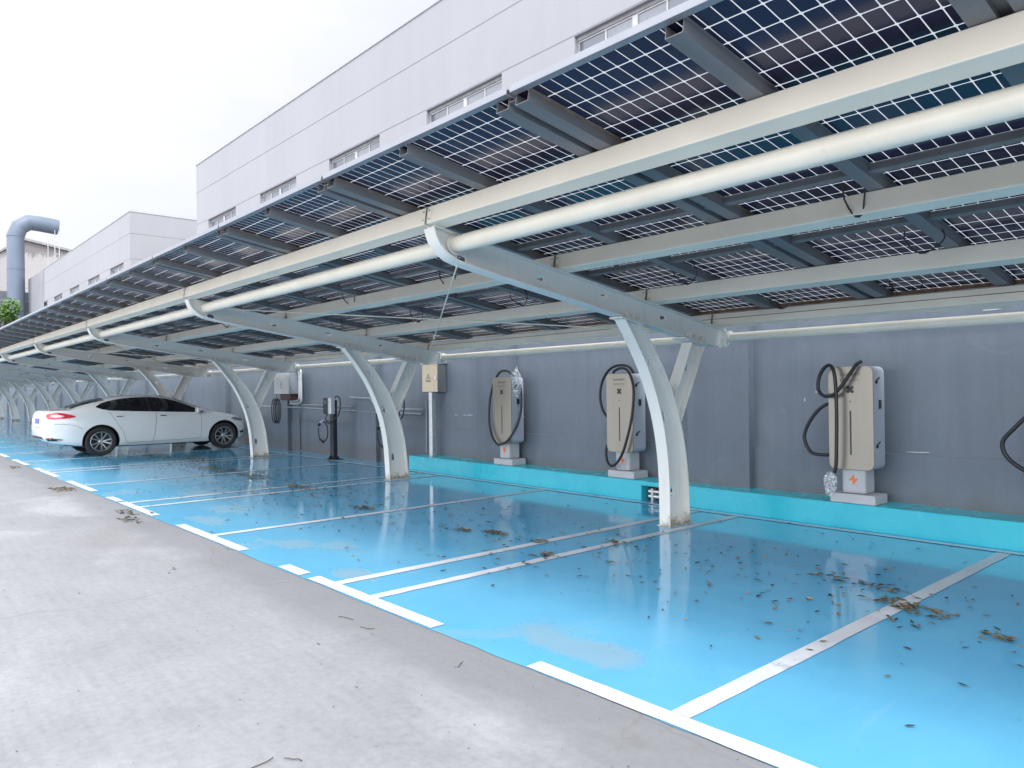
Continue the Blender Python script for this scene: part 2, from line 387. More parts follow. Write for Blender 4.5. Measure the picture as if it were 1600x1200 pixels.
def mat_panel(px, py):
    """bifacial laminate: dark half-cut cells, clear seams that let daylight through"""
    m = bpy.data.materials.new('solar_cells'); t, N, L, bs = nt(m)
    tc = N.new('ShaderNodeTexCoord'); sep = N.new('ShaderNodeSeparateXYZ'); L.new(tc.outputs['Object'], sep.inputs[0])
    def edge(o, p, off):
        a = math_(N, L, 'FRACT', math_(N, L, 'DIVIDE', math_(N, L, 'ADD', o, off), p))
        b = math_(N, L, 'MINIMUM', a, math_(N, L, 'SUBTRACT', 1., a)); return math_(N, L, 'MULTIPLY', b, p)
    ex = edge(sep.outputs['X'], px, 0.); ey = edge(sep.outputs['Y'], py, 0.)
    d = math_(N, L, 'MINIMUM', math_(N, L, 'SUBTRACT', ex, .0038), math_(N, L, 'SUBTRACT', ey, .0028))
    corner = math_(N, L, 'MULTIPLY', math_(N, L, 'SUBTRACT', math_(N, L, 'ADD', ex, ey), .0135), .7)
    d = math_(N, L, 'MINIMUM', d, corner)
    gap = math_(N, L, 'LESS_THAN', d, 0.)
    # cell tint differs from cell to cell
    cx = math_(N, L, 'FLOOR', math_(N, L, 'DIVIDE', sep.outputs['X'], px)); cy = math_(N, L, 'FLOOR', math_(N, L, 'DIVIDE', sep.outputs['Y'], py))
    cb = N.new('ShaderNodeCombineXYZ'); L.new(cx, cb.inputs[0]); L.new(cy, cb.inputs[1])
    oi = N.new('ShaderNodeObjectInfo'); L.new(oi.outputs['Random'], cb.inputs[2])
    wn = N.new('ShaderNodeTexWhiteNoise'); L.new(cb.outputs[0], wn.inputs['Vector'])
    c = ramp(N, L, wn.outputs['Value'], [(0., (.018,.020,.048)), (.6, (.024,.025,.056)), (1., (.034,.030,.055))])
    L.new(c, bs.inputs['Base Color']); bs.inputs['Roughness'].default_value = .16; bs.inputs['Specular IOR Level'].default_value = .33
    tl = N.new('ShaderNodeBsdfTranslucent'); tl.inputs['Color'].default_value = (.33,.35,.385,1)
    df = N.new('ShaderNodeBsdfDiffuse'); df.inputs['Color'].default_value = (.36,.375,.40,1)
    m1 = N.new('ShaderNodeMixShader'); m1.inputs[0].default_value = .3; L.new(tl.outputs[0], m1.inputs[1]); L.new(df.outputs[0], m1.inputs[2])
    m2 = N.new('ShaderNodeMixShader'); L.new(gap, m2.inputs[0]); L.new(bs.outputs[0], m2.inputs[1]); L.new(m1.outputs[0], m2.inputs[2])
    L.new(m2.outputs[0], N['Material Output'].inputs['Surface']); return m

# ------------------------------------------------------------------ camera, light, sky
CAM_H = 1.5; YAW, PITCH, ROLL, FOC = 41.4259, .36433, -.71697, 1164.03
def cam_axes():
    y, p, r = R(YAW), R(PITCH), R(ROLL)
    F = Vector((math.sin(y)*math.cos(p), math.cos(y)*math.cos(p), math.sin(p)))
    R0 = Vector((math.cos(y), -math.sin(y), 0)); U0 = R0.cross(F)
    return F, R0*math.cos(r) + U0*math.sin(r), U0*math.cos(r) - R0*math.sin(r)
F_, R_, U_ = cam_axes()
cd = bpy.data.cameras.new('camera'); cam = bpy.data.objects.new('camera', cd); COL.objects.link(cam)
cd.sensor_width = 36; cd.sensor_fit = 'HORIZONTAL'; cd.lens = FOC/1600*36; cd.clip_start = .05; cd.clip_end = 5000
cam.matrix_world = Matrix(((R_.x, U_.x, -F_.x, 0), (R_.y, U_.y, -F_.y, 0), (R_.z, U_.z, -F_.z, CAM_H), (0,0,0,1)))
scn.camera = cam

SUN_EL, SUN_DIR = 55, Vector((-.5, -.87, 0)).normalized()
sd = bpy.data.lights.new('sun', 'SUN'); sd.energy = 1.15; sd.angle = R(14); sd.color = (1, .965, .92)
sun = bpy.data.objects.new('sun', sd); COL.objects.link(sun)
to_sun = Vector((SUN_DIR.x*math.cos(R(SUN_EL)), SUN_DIR.y*math.cos(R(SUN_EL)), math.sin(R(SUN_EL))))
sun.rotation_euler = to_sun.to_track_quat('Z', 'Y').to_euler()
w = bpy.data.worlds.new('World'); scn.world = w; w.use_nodes = True
N, L = w.node_tree.nodes, w.node_tree.links; bg = N['Background']
sky = N.new('ShaderNodeTexSky'); sky.sky_type = 'NISHITA'; sky.sun_disc = False
sky.sun_elevation = R(SUN_EL); sky.sun_rotation = math.atan2(SUN_DIR.x, SUN_DIR.y)
sky.air_density = 1.0; sky.dust_density = 3.0
# thin bright overcast over that sky: pale cloud cover with faint structure
tcw = N.new('ShaderNodeTexCoord'); mpw = N.new('ShaderNodeMapping'); mpw.inputs['Scale'].default_value = (1, 1, 2.6)
L.new(tcw.outputs['Generated'], mpw.inputs['Vector'])
cl = noise(N, L, mpw.outputs['Vector'], 2.4, 7, .58, .3)
cover = ramp(N, L, cl, [(.3, .90), (.62, .98)])
cloudcol = ramp(N, L, cl, [(.35, (17.2, 17.6, 18.6)), (.65, (18.2, 18.4, 18.9))])
# cloud brightened over the unseen open yard to send light under the canopy
dt = N.new('ShaderNodeVectorMath'); dt.operation = 'DOT_PRODUCT'; dt.inputs[1].default_value = Vector((-.80, -.45, .40)).normalized()
L.new(tcw.outputs['Generated'], dt.inputs[0])
glow = ramp(N, L, math_(N, L, 'MULTIPLY_ADD', dt.outputs['Value'], .5, .5), [(.12, .235), (.45, .39), (.72, 1.)])
cloudcol = mix(N, L, 1., cloudcol, glow, 'MULTIPLY')
skyc = mix(N, L, cover, sky.outputs[0], cloudcol)
L.new(skyc, bg.inputs['Color']); bg.inputs['Strength'].default_value = .1
scn.view_settings.view_transform = 'Standard'; scn.view_settings.look = 'None'
scn.view_settings.exposure = 0.95; scn.view_settings.gamma = 1

# ------------------------------------------------------------------ layout constants
SK = .015                                   # the wall runs a touch off the canopy's axis
wall_x = lambda y: 8.13 + SK*y
kerb_x = lambda y: 7.69 + SK*y
F0, FS = 4.93, 5.87                         # first frame, frame spacing
Y_A, Y_B = -4.6, 74.0
KERB_END = 11.9; KERB_H = .262
TAN = .158; TH = math.atan(TAN)
S = lambda x: 2.817 - TAN*(x - 3.53)        # top line of the arms
EDGE = 2.70

# ------------------------------------------------------------------ ground
b = MB(); G = 900
b.add([(-G,-G,0),(G,-G,0),(G,G,0),(-G,G,0)], [(0,1,2,3)])
tag(b.build('ground', M['concrete']), kind='structure')
b = MB(); ys = [Y_A + i*.12 for i in range(int((Y_B-Y_A)/.12)+1)]
vs = []; rg = random.Random(3); wob = 0
for y in ys:
    wob = wob*.8 + rg.uniform(-.006, .006)
    vs += [(EDGE + wob - .012, y, .004), (wall_x(y) + .05, y, .004)]
b.add(vs, [(2*i, 2*i+1, 2*i+3, 2*i+2) for i in range(len(ys)-1)])
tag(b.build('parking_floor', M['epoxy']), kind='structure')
# white bay markings: side lines, front dashes, back line
b = MB()
def strip(x0, y0, x1, y1, w, z=.008):
    d = Vector((x1-x0, y1-y0)).normalized(); n = Vector((-d.y, d.x))*w/2
    k = max(2, int(math.hypot(x1-x0, y1-y0)/.15)); vs = []
    for i in range(k+1):
        t = i/k; x, y = x0+(x1-x0)*t, y0+(y1-y0)*t; j = [rg.uniform(-.003,.003) for _ in range(2)]
        vs += [(x+n.x+j[0], y+n.y+j[0], z), (x-n.x+j[1], y-n.y+j[1], z)]
    b.add(vs, [(2*i, 2*i+1, 2*i+3, 2*i+2) for i in range(k)])
LW = .105
for k in range(-2, 12):
    yc = 4.99 + FS*k
    for yy in (yc - .265, yc + .265, yc - FS/2):
        if Y_A < yy < Y_B: strip(EDGE + .11, yy, 7.50 + SK*yy*.7, yy, LW)
    if Y_A+1.5 < yc:
        strip(EDGE + .055, yc - 1.13, EDGE + .055, yc + (.57 if k == 0 else .42), .11)
        if k != 0: strip(EDGE + .055, yc + .50, EDGE + .055, yc + 1.12, .11)
        else: strip(EDGE + .055, yc + .72, EDGE + .055, yc + 1.13, .11)
    strip(EDGE + .055, yc - FS/2 - .95, EDGE + .055, yc - FS/2 + .92, .11)
strip(7.56 + SK*Y_A*.7, Y_A, 7.56 + SK*50*.7, 50, .075, .010)
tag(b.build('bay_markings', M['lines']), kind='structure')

# ------------------------------------------------------------------ boundary wall + ledge
wallT = thing('boundary_wall', 'long blue grey rendered wall with shallow pilasters behind the chargers', 'wall', (0,0,0))
def wbox(y0, y1, x_in, z0, z1, thick=None):
    """box whose front face follows the skewed wall line, x_in in front of it"""
    b = MB(); t = thick if thick else x_in + .05
    vs = []
    for z in (z0, z1):
        vs += [(wall_x(y0)-x_in, y0, z), (wall_x(y0)-x_in+t, y0, z), (wall_x(y1)-x_in+t, y1, z), (wall_x(y1)-x_in, y1, z)]
    b.add(vs, [(0,3,2,1),(4,5,6,7),(0,1,5,4),(1,2,6,5),(2,3,7,6),(3,0,4,7)]); return b
wbox(Y_A, Y_B+4, 0, -.1, 2.75, .24).build('wall_panel', M['wall'], wallT)
wbox(Y_A-.1, Y_B+4.1, .05, 2.7501, 2.83, .34).build('coping', M['wall'], wallT)
k = 0
for k in range(-2, 16):
    y0 = 4.85 + 4.4*k
    if y0 + .9 > Y_B: break
    wbox(y0, y0+.9, .125, -.05, 2.748).build('pilaster', M['wall'], wallT, bevel=.008)
    wbox(y0+.902, y0+4.398, .026, -.05, .77).build('plinth', M['wall'], wallT, bevel=.004)
# filler spots and a ragged white chalk line on the wall
b = MB()
for (y, z, L_, h) in [(9.75,1.035,.30,.02),(10.15,1.03,.34,.018),(10.55,1.035,.26,.018),(10.95,1.03,.20,.014),(3.0,.795,.3,.012),(1.9,.79,.35,.012),(9.1,1.04,.1,.03),(9.9,1.02,.22,.016),(9.55,1.02,.12,.012),(10.25,1.02,.16,.014),(10.7,1.03,.18,.014),(4.2,1.33,.03,.06),(4.06,1.42,.05,.015),(2.92,.80,.14,.012),(2.0,.80,.10,.012),(1.3,2.02,.2,.01),(2.3,2.2,.25,.015)]:
    n = 9; a = [rg.uniform(.5, 1) for _ in range(n)]
    x = wall_x(y) - (.0295 if z < .77 else .0035)
    ring = [(x + SK*math.cos(6.283*i/n)*L_/2*a[i], y + math.cos(6.283*i/n)*L_/2*a[i], z + math.sin(6.283*i/n)*h/2*a[i]) for i in range(n)]
    b.add(ring, [tuple(range(n))])
b.build('filler_patch', M['paint_chip'], wallT)

ledge = thing('raised_ledge', 'low turquoise painted concrete ledge along the foot of the grey wall under the chargers', 'ledge')
NY0, NY1 = 5.70, 6.27                         # drain recess behind the nearest column
def kbox(y0, y1, z0, z1, dx=0, name='ledge_body'):
    b = MB(); vs = []
    for z in (z0, z1):
        vs += [(kerb_x(y0)+dx, y0, z), (wall_x(y0)-.0165, y0, z), (wall_x(y1)-.0165, y1, z), (kerb_x(y1)+dx, y1, z)]
    b.add(vs, [(0,3,2,1),(4,5,6,7),(0,1,5,4),(1,2,6,5),(2,3,7,6),(3,0,4,7)])
    return b.build(name, M['kerb'], ledge, bevel=.012 if name == 'ledge_body' else 0)
b = MB()
pts = [(Y_A, 0), (NY0, 0), (NY0, .2), (NY1, .2), (NY1, 0), (KERB_END, 0), (KERB_END, KERB_H), (Y_A, KERB_H)]
def fnk(u, v, h): return (kerb_x(u) + h*(wall_x(u) - .018 - kerb_x(u)), u, v)
b.prism(pts, [], fnk, 0, 1)
b.build('ledge_body', M['kerb'], ledge, bevel=.01)
b = MB(); b.box((kerb_x(6)+.16, NY0+.001, .002), (kerb_x(6)+.19, NY1-.001, .199)); b.build('recess_back', M['dark'], ledge)
gp = thing('drain_pipes', 'pair of short silver pipes in the ledge recess beside the nearest column', 'pipe', (kerb_x(6)+.09, 6.0, .006))
for z in (.055, .12):
    b = MB(); b.cyl((0, -.27, z), (0, .20, z), .026, 14); b.build('pipe', M['galv'], gp, smooth=True)
for y in (-.22, .135):
    b = MB(); b.box((-.03, y-.018, 0), (.03, y+.018, .16)); b.build('bracket', M['bolt'], gp)

# ------------------------------------------------------------------ the carport
cp = thing('solar_carport', 'long cream steel carport roofed with dark blue solar panels over the blue parking bays', 'carport', (0,0,0))
low = [(3.477,2.802),(3.512,2.707),(3.575,2.632),(3.665,2.572),(3.80,2.533),(4.05,2.490),(4.40,2.434),(5.0,2.340),(6.0,2.182),(7.0,2.024),(7.42,1.957)]
lowc = [(p.x, p.z) for p in catmull([(a, 0, c) for a, c in low], 6)]
colF = [(p.x, p.z) for p in catmull([(5.80,0,2.212),(6.017,0,1.93),(6.20,0,1.645),(6.345,0,1.32),(6.45,0,.97),(6.505,0,.56),(6.515,0,.005)], 6)]
colB = [(p.x, p.z) for p in catmull([(6.05,0,2.172),(6.27,0,1.93),(6.48,0,1.645),(6.655,0,1.32),(6.775,0,.97),(6.85,0,.56),(6.88,0,.005)], 6)]
def slot(c, d, l=.05, w=.026, n=7):
    d = Vector(d).normalized(); e = Vector((-d.y, d.x)); c = Vector(c); out = []
    for sgn in (1, -1):
        for i in range(n):
            a = -math.pi/2 + math.pi*i/(n-1)
            out.append(tuple(c + d*sgn*(l - w) + (d*math.cos(a)*w + e*math.sin(a)*w)*sgn))
    return out
WT, FW, FT = .012, .14, .014
web = lambda u, v, h: (u, h, v)
def flange(b, line, inward, w=FW, t=FT):
    """plate of width w (across y) following a polyline; inward=+1 thickens to the left of travel"""
    P = [Vector(p) for p in line]; k = len(P); vs = []
    for i in range(k):
        d = (P[min(k-1, i+1)] - P[max(0, i-1)]).normalized(); n = Vector((-d.y, d.x))*inward
        a, c = P[i], P[i] + n*t
        vs += [(a.x, -w/2, a.y), (a.x, w/2, a.y), (c.x, w/2, c.y), (c.x, -w/2, c.y)]
    fs = []
    for i in range(k-1):
        o = 4*i
        for j in range(4): fs.append((o+j, o+(j+1)%4, o+4+(j+1)%4, o+4+j))
    fs += [(0,1,2,3), tuple(4*(k-1)+j for j in (3,2,1,0))]
    b.add(vs, fs)
sl = Vector((1, -TAN)).normalized(); sn = Vector((TAN, 1)).normalized()
topline = [(3.50, S(3.50)), (7.66, S(7.66))]
# arm
b = MB()
outer = [(x + .004 if z > 2.5 else x, z + .004) for x, z in lowc] + [(7.654, 1.985), (7.654, S(7.654)-.004), (3.506, S(3.506)-.004)]
armholes = [slot((3.80, 2.585), sl, .048, .026), slot((4.70, 2.515), sl), slot((5.58, 2.40), sl), slot((6.52, 2.235), sl)]
b.prism(outer, armholes, web, -WT/2, WT/2)
flange(b, lowc, 1)
flange(b, topline, -1, .12)
b.box((7.655, -.06, 1.97), (7.67, .06, S(7.66)-.01))
arm_me = b.mesh('arm', M['frame_paint'])
# splice plates with their gussets and bolts
cap_mes = []
for xc, wd, gx, bx in ((5.93, .36, (5.86, 5.97, 6.08), (5.80, 6.12)), (7.02, .44, (6.95, 7.06, 7.17), (6.9, 7.24))):
    b = MB()
    b.obox(Matrix.Translation((xc, 0, S(xc)-.262)) @ Matrix.Rotation(TH, 4, 'Y'), (wd, .17, .014))
    for x in gx:
        zl = S(x) - .247 + FT
        b.prism([(x, zl-.02), (x+.05, zl-.02), (x+.05, zl-.008), (x+.012, zl+.055)], [], web, -.055, -WT/2-.0005)
    for x in bx:
        zl = S(x) - .247
        for y in (-.045, .045): b.cyl((x, y, zl-.03), (x, y, zl+.045), .010, 8)
    cap_mes.append(b.mesh('splice_plate', M['frame_paint']))
# end collar round the rear pipe
b = MB(); b.lathe([(.052,-.09),(.075,-.09),(.075,-.078),(.056,-.078),(.056,.078),(.075,.078),(.075,.09),(.052,.09)], Matrix.Translation((7.70, 0, 2.072)) @ Matrix.Rotation(R(90), 4, 'X'), 20)
b.prism([(7.60,1.95),(7.74,1.96),(7.79,2.0),(7.80,2.07),(7.66,2.10)], [], web, -.008, .008)
end_me = b.mesh('pipe_collar', M['frame_paint'], smooth=True)
b = MB(); b.lathe([(.070,-.035),(.086,-.035),(.086,-.02),(.077,-.02),(.077,.02),(.086,.02),(.086,.035),(.070,.035)], Matrix.Translation((3.72, 0, 2.695)) @ Matrix.Rotation(R(90), 4, 'X'), 28)
coll_me = b.mesh('pipe_collar', M['frame_paint'], smooth=True)
# column
b = MB()
outer = [(x + .004, z) for x, z in colF] + [(x - .004, z) for x, z in colB[::-1]]
holes = [slot((6.27, 1.79), (.55,-.83), .055, .027), slot((6.50, 1.18), (.28,-.96), .06, .027), slot((6.63, .37), (.03,-1), .06, .027)]
b.prism(outer, holes, web, -WT/2, WT/2)
flange(b, colF, 1); flange(b, colB, -1)
col_me = b.mesh('column', M['frame_paint'])
b = MB(); b.box((6.49, -.09, .004), (6.91, .09, .012))
for x in (6.56, 6.65, 6.74, 6.83):
    b.prism([(x, .012), (x+.006, .012), (x+.003, .06)], [], web, -.068, -.008); b.prism([(x, .012), (x+.006, .012), (x+.003, .06)], [], web, .008, .068)
for x in (6.60, 6.80):
    for y in (-.05, .05): b.cyl((x, y, .012), (x, y, .035), .011, 8)
base_me = b.mesh('base_plate', M['frame_paint'])
# weld seam on the column web
# brace
b = MB()
P0, P1, P2, P3 = (6.63, 1.38), (6.96, 1.99), (7.20, 1.95), (6.742, 1.12)
b.prism([(P0[0]+.004, P0[1]), (P1[0]+.004, P1[1]-.002), (P2[0]-.004, P2[1]-.002), (P3[0]-.004, P3[1])], [slot((6.935, 1.72), (.49,.85), .05, .024)], web, -WT/2, WT/2)
flange(b, [P0, P1], -1); flange(b, [P3, P2], 1)
brace_me = b.mesh('brace', M['frame_paint'])
# the frames grow a little deeper and their feet stand a little farther in along the row
grow = lambda y: 1 + .29*max(0, 1/F0 - 1/max(y, F0))
foot = lambda y: .95*max(0, 1/F0 - 1/max(y, F0))
gx = lambda x, y: 3.44 + (x - 3.44)*grow(y)
def warp(me, y, feet):
    m2 = me.copy()
    for v in m2.vertices: v.co.x = gx(v.co.x, y) + (foot(y)*max(0, 1 - v.co.z/2.2) if feet else 0)
    return m2
for k in range(-1, 13):
    y = F0 + FS*k
    a = link('arm', warp(arm_me, y, 0), cp, .0, (0, y, 0))
    for nm, me in (('splice_plate', cap_mes[0]), ('splice_plate', cap_mes[1]), ('pipe_collar', end_me), ('pipe_collar', coll_me)): link(nm, warp(me, y, 0), a)
    c = link('column', warp(col_me, y, 1), cp, 0, (0, y, 0)); link('base_plate', warp(base_me, y, 1), c)
    link('brace', warp(brace_me, y, 1), cp, 0, (0, y, 0))
# purlins (box beams), one length per bay, with their end plates
BH, BW = .142, .15
def purlin_mesh(first, last):
    b = MB(); b.box((-BW/2, .006, 0), (BW/2, FS-.006, BH))
    return b.mesh('purlin', M['cream'])
pur_me = purlin_mesh(0, 0)
pl_mes = []
for y, yb in ((.010, .04), (FS-.010, FS-.04)):
    b = MB(); b.box((-BW/2-.004, y-.004, -.002), (BW/2+.004, y+.004, BH+.001))
    b.box((-BW/2-.002, min(y, yb)-.03 if yb > 1 else .006, .02), (-BW/2-.0002, FS-.006 if yb > 1 else yb+.03, .12))
    for z in (.035, .105): b.cyl((-BW/2-.008, yb, z), (-BW/2+.01, yb, z), .008, 8)
    pl_mes.append(b.mesh('end_plate', [M['cream'], M['bolt']]))
    for p in pl_mes[-1].polygons:
        if p.center.x < -BW/2-.0025 and .02 < p.center.z < .12 or abs(p.normal.y) > .9: p.material_index = 1
b = MB(); b.box((-BW/2-.0025, .01, .072), (-BW/2+.01, FS-.01, .079)); b.box((-BW/2-.003, .01, .134), (-BW/2+.01, FS-.01, .1385))
rust_me = b.mesh('rust_line', M['rust'])
for xi, x in enumerate((3.52, 4.965, 6.315, 7.52)):
    for k in range(-2, 12):
        y = F0 + FS*k
        if y + FS < Y_A + 1: continue
        xa, xb = gx(x, y), gx(x, y + FS)
        o = link('purlin', pur_me, cp, .006, (xa, y, S(x) + .001)); o.rotation_euler = (0, TH, -math.atan((xb-xa)/FS))
        for pm in pl_mes: link('end_plate', pm, o)
        if xi == 3:
            link('rust_line', rust_me, o)
# tubular ties
for x, z, r, nm in ((3.72, 2.695, .069, 'front_pipe'), (7.70, 2.072, .05, 'rear_pipe')):
    b = MB(); b.cyl((0, 0, 0), (0, FS, 0), r, 28); me = b.mesh(nm, M['pipe_white'], smooth=True)
    for k in range(-2, 12):
        y = F0 + FS*k; xa, xb = gx(x, y), gx(x, y + FS)
        link(nm, me, cp, 0, (xa, y, z)).rotation_euler.z = -math.atan((xb-xa)/FS)
# rails under the panels
RH = .068; X0, X1 = 2.755, 7.62; RL = (X1-X0)/math.cos(TH)
def rail_me(double):
    b = MB(); ws = [(-.05, .05)] if not double else [(-.135, -.03), (.03, .135)]
    for a, c in ws:
        t = .004
        b.box((0, a, 0), (RL, c, t)); b.box((0, a, t), (RL, a+t, RH)); b.box((0, c-t, t), (RL, c, RH))
        b.box((0, a-.018, RH-t), (RL, a, RH)); b.box((0, c, RH-t), (RL, c+.018, RH))
    if double: b.box((0, -.03, .035), (RL, .03, .039))
    return b.mesh('rail', M['rail'])
r1, r2 = rail_me(0), rail_me(1)
b = MB(); b.box((0, -.142, RH-.012), (RL, -.136, RH-.002)); rr_me = b.mesh('rust_line', M['rust'])
HP = 1.1065; YD = 3.124
zr = lambda x: S(x) + (BH + .004)/math.cos(TH)
n0, n1 = -3, 31
for n in range(n0, n1+1):
    for d in (1, 0):
        y = YD + 2*HP*n - (0 if d else HP)
        if y < Y_A: continue
        o = link('rail', r2 if d else r1, cp, 0, (X0+.025, y, zr(X0+.025))); o.rotation_euler.y = TH
        if d: link('rust_line', rr_me, o)
# panels
PW = .97; NX, NY = 6, 24
PL = 2*HP - .05
pmat = mat_panel((PW-.014)/NX/1.0, PL/NY)
zp = lambda x: zr(x) + (RH + .003)/math.cos(TH)
def panel_mesh():
    b = MB(); L_ = PW/math.cos(TH) - .012
    b.add([(0,0,0),(L_,0,0),(L_,PL,0),(0,PL,0)], [(0,1,2,3)]); return b.mesh('solar_panel', pmat)
pan_me = panel_mesh()
def frame_mesh():
    b = MB(); L_ = PW/math.cos(TH) - .012; h = .03
    b.box((-.004, 0, .0015), (0, PL, h)); b.box((L_, 0, .0015), (L_+.004, PL, h))
    b.box((0, -.006, .0015), (L_, 0, h)); b.box((0, PL, .0015), (L_, PL+.006, h))
    return b.mesh('panel_frame', M['seam'])
pf_me = frame_mesh()
b = MB(); t = .003                            # front edge trim: face and bottom lip
b.box((-.008, .0, -.006), (-.004, 2*HP-.03, .034)); b.box((-.0078, 0, -.0099), (.034, 2*HP-.03, -.0062))
trim_me = b.mesh('edge_trim', M['trim'])
rest = MB(); cnt = 0
LIM = [24, 30, 38, 48, 60]
jobs = []
for n in range(n0-0, n1):
    y = YD + 2*HP*n + .025
    for r in range(5):
        jobs.append((y > LIM[r], y, r, n))
ang = Matrix.Rotation(TH, 4, 'Y')
for far, y, r, n in sorted(jobs):
    x = X0 + .008 + PW*r; z = zp(x)
    if far or cnt >= 100:
        Mx = Matrix.Translation((x, y, z)) @ ang; L_ = PW/math.cos(TH) - .012
        rest.add([Mx @ Vector(p) for p in ((0,0,0),(L_,0,0),(L_,PL,0),(0,PL,0))], [(0,1,2,3)])
    else:
        o = link('solar_panel', pan_me, cp, 0, (x, y, z)); o.rotation_euler.y = TH; cnt += 1
        link('panel_frame', pf_me, o)
    if r == 0:
        o = link('edge_trim', trim_me, cp, 0, (X0 - .002, y - .02 , zp(X0) )); o.rotation_euler.y = TH
tag(rest.build('solar_panel', pmat, cp), kind='stuff')
# seam bars between the panel rows
b = MB(); b.box((-.03, 0, .022), (.03, FS-.002, .060)); b.box((-.045, 0, .060), (.045, FS-.002, .064)); bar_me = b.mesh('seam_bar', M['rail'])
for r in (1, 2, 3, 4):
    x = X0 + PW*r
    for k in range(-2, 12):
        o = link('seam_bar', bar_me, cp, 0, (x, F0 + FS*k + .3, zr(x))); o.rotation_euler.y = TH
b = MB(); b.box((0, 0, -.03), (.02, FS-.002, .03)); eb = b.mesh('rear_edge', M['rust'])
for k in range(-2, 12):
    o = link('rear_edge', eb, cp, 0, (X1-.02, F0 + FS*k + .3, zp(X1-.02)-.005)); o.rotation_euler.y = TH
# crossed tie rods
for k in (0, 2, 5):
    y0, y1 = F0 + FS*k, F0 + FS*(k+1)
    for a, c in (((3.78, y0+.03, 2.53), (7.52, y1-.05, 2.04)), ((3.86, y1-.03, 2.70), (7.40, y0+.05, 2.12))):
        a, c = Vector(a), Vector(c); b = MB(); b.cyl(a, c, .0075, 8)
        for t in (.60,): b.cyl(a.lerp(c, t-.02), a.lerp(c, t+.02), .016, 10)
        b.build('tie_rod', M['pipe_white'], cp, smooth=True)
# drooping panel leads
def lead(x, y, w, drop, seed):
    r = random.Random(seed); z = zr(x) + .05
    pts = [(x, y - w/2, z), (x+.02, y - w/2 + r.uniform(-.03,.03), z - drop*.55), (x+.05, y - w*.15, z - drop), (x+.04, y + w*.2, z - drop*r.uniform(.8,1.05)), (x+.0, y + w*.5, z - drop*.45), (x-.03, y + w*.45, z)]
    b = MB(); P = catmull(pts, 7); b.tube(P, .006, 7)
    i = len(P)//2; b.cyl(P[i-2], P[i+2], .011, 8)
    return b.build('panel_lead', M['black_rubber'], cp, smooth=True)
for i, (x, y, w_, d) in enumerate([(4.86,2.13,.14,.20),(5.9,2.1,.24,.16),(5.0,4.3,.2,.19),(5.9,4.2,.22,.16),(7.15,2.7,.25,.10),(7.3,4.0,.2,.10),(4.9,6.6,.25,.17),(5.85,6.5,.25,.17),(5.9,8.7,.24,.17),(4.9,8.8,.24,.17),(4.86,13.1,.3,.16),(5.85,10.9,.3,.16),(5.85,13.2,.3,.16),(6.9,5.9,.2,.12),(6.9,8.2,.2,.12)]): lead(x, y, w_, d, i)

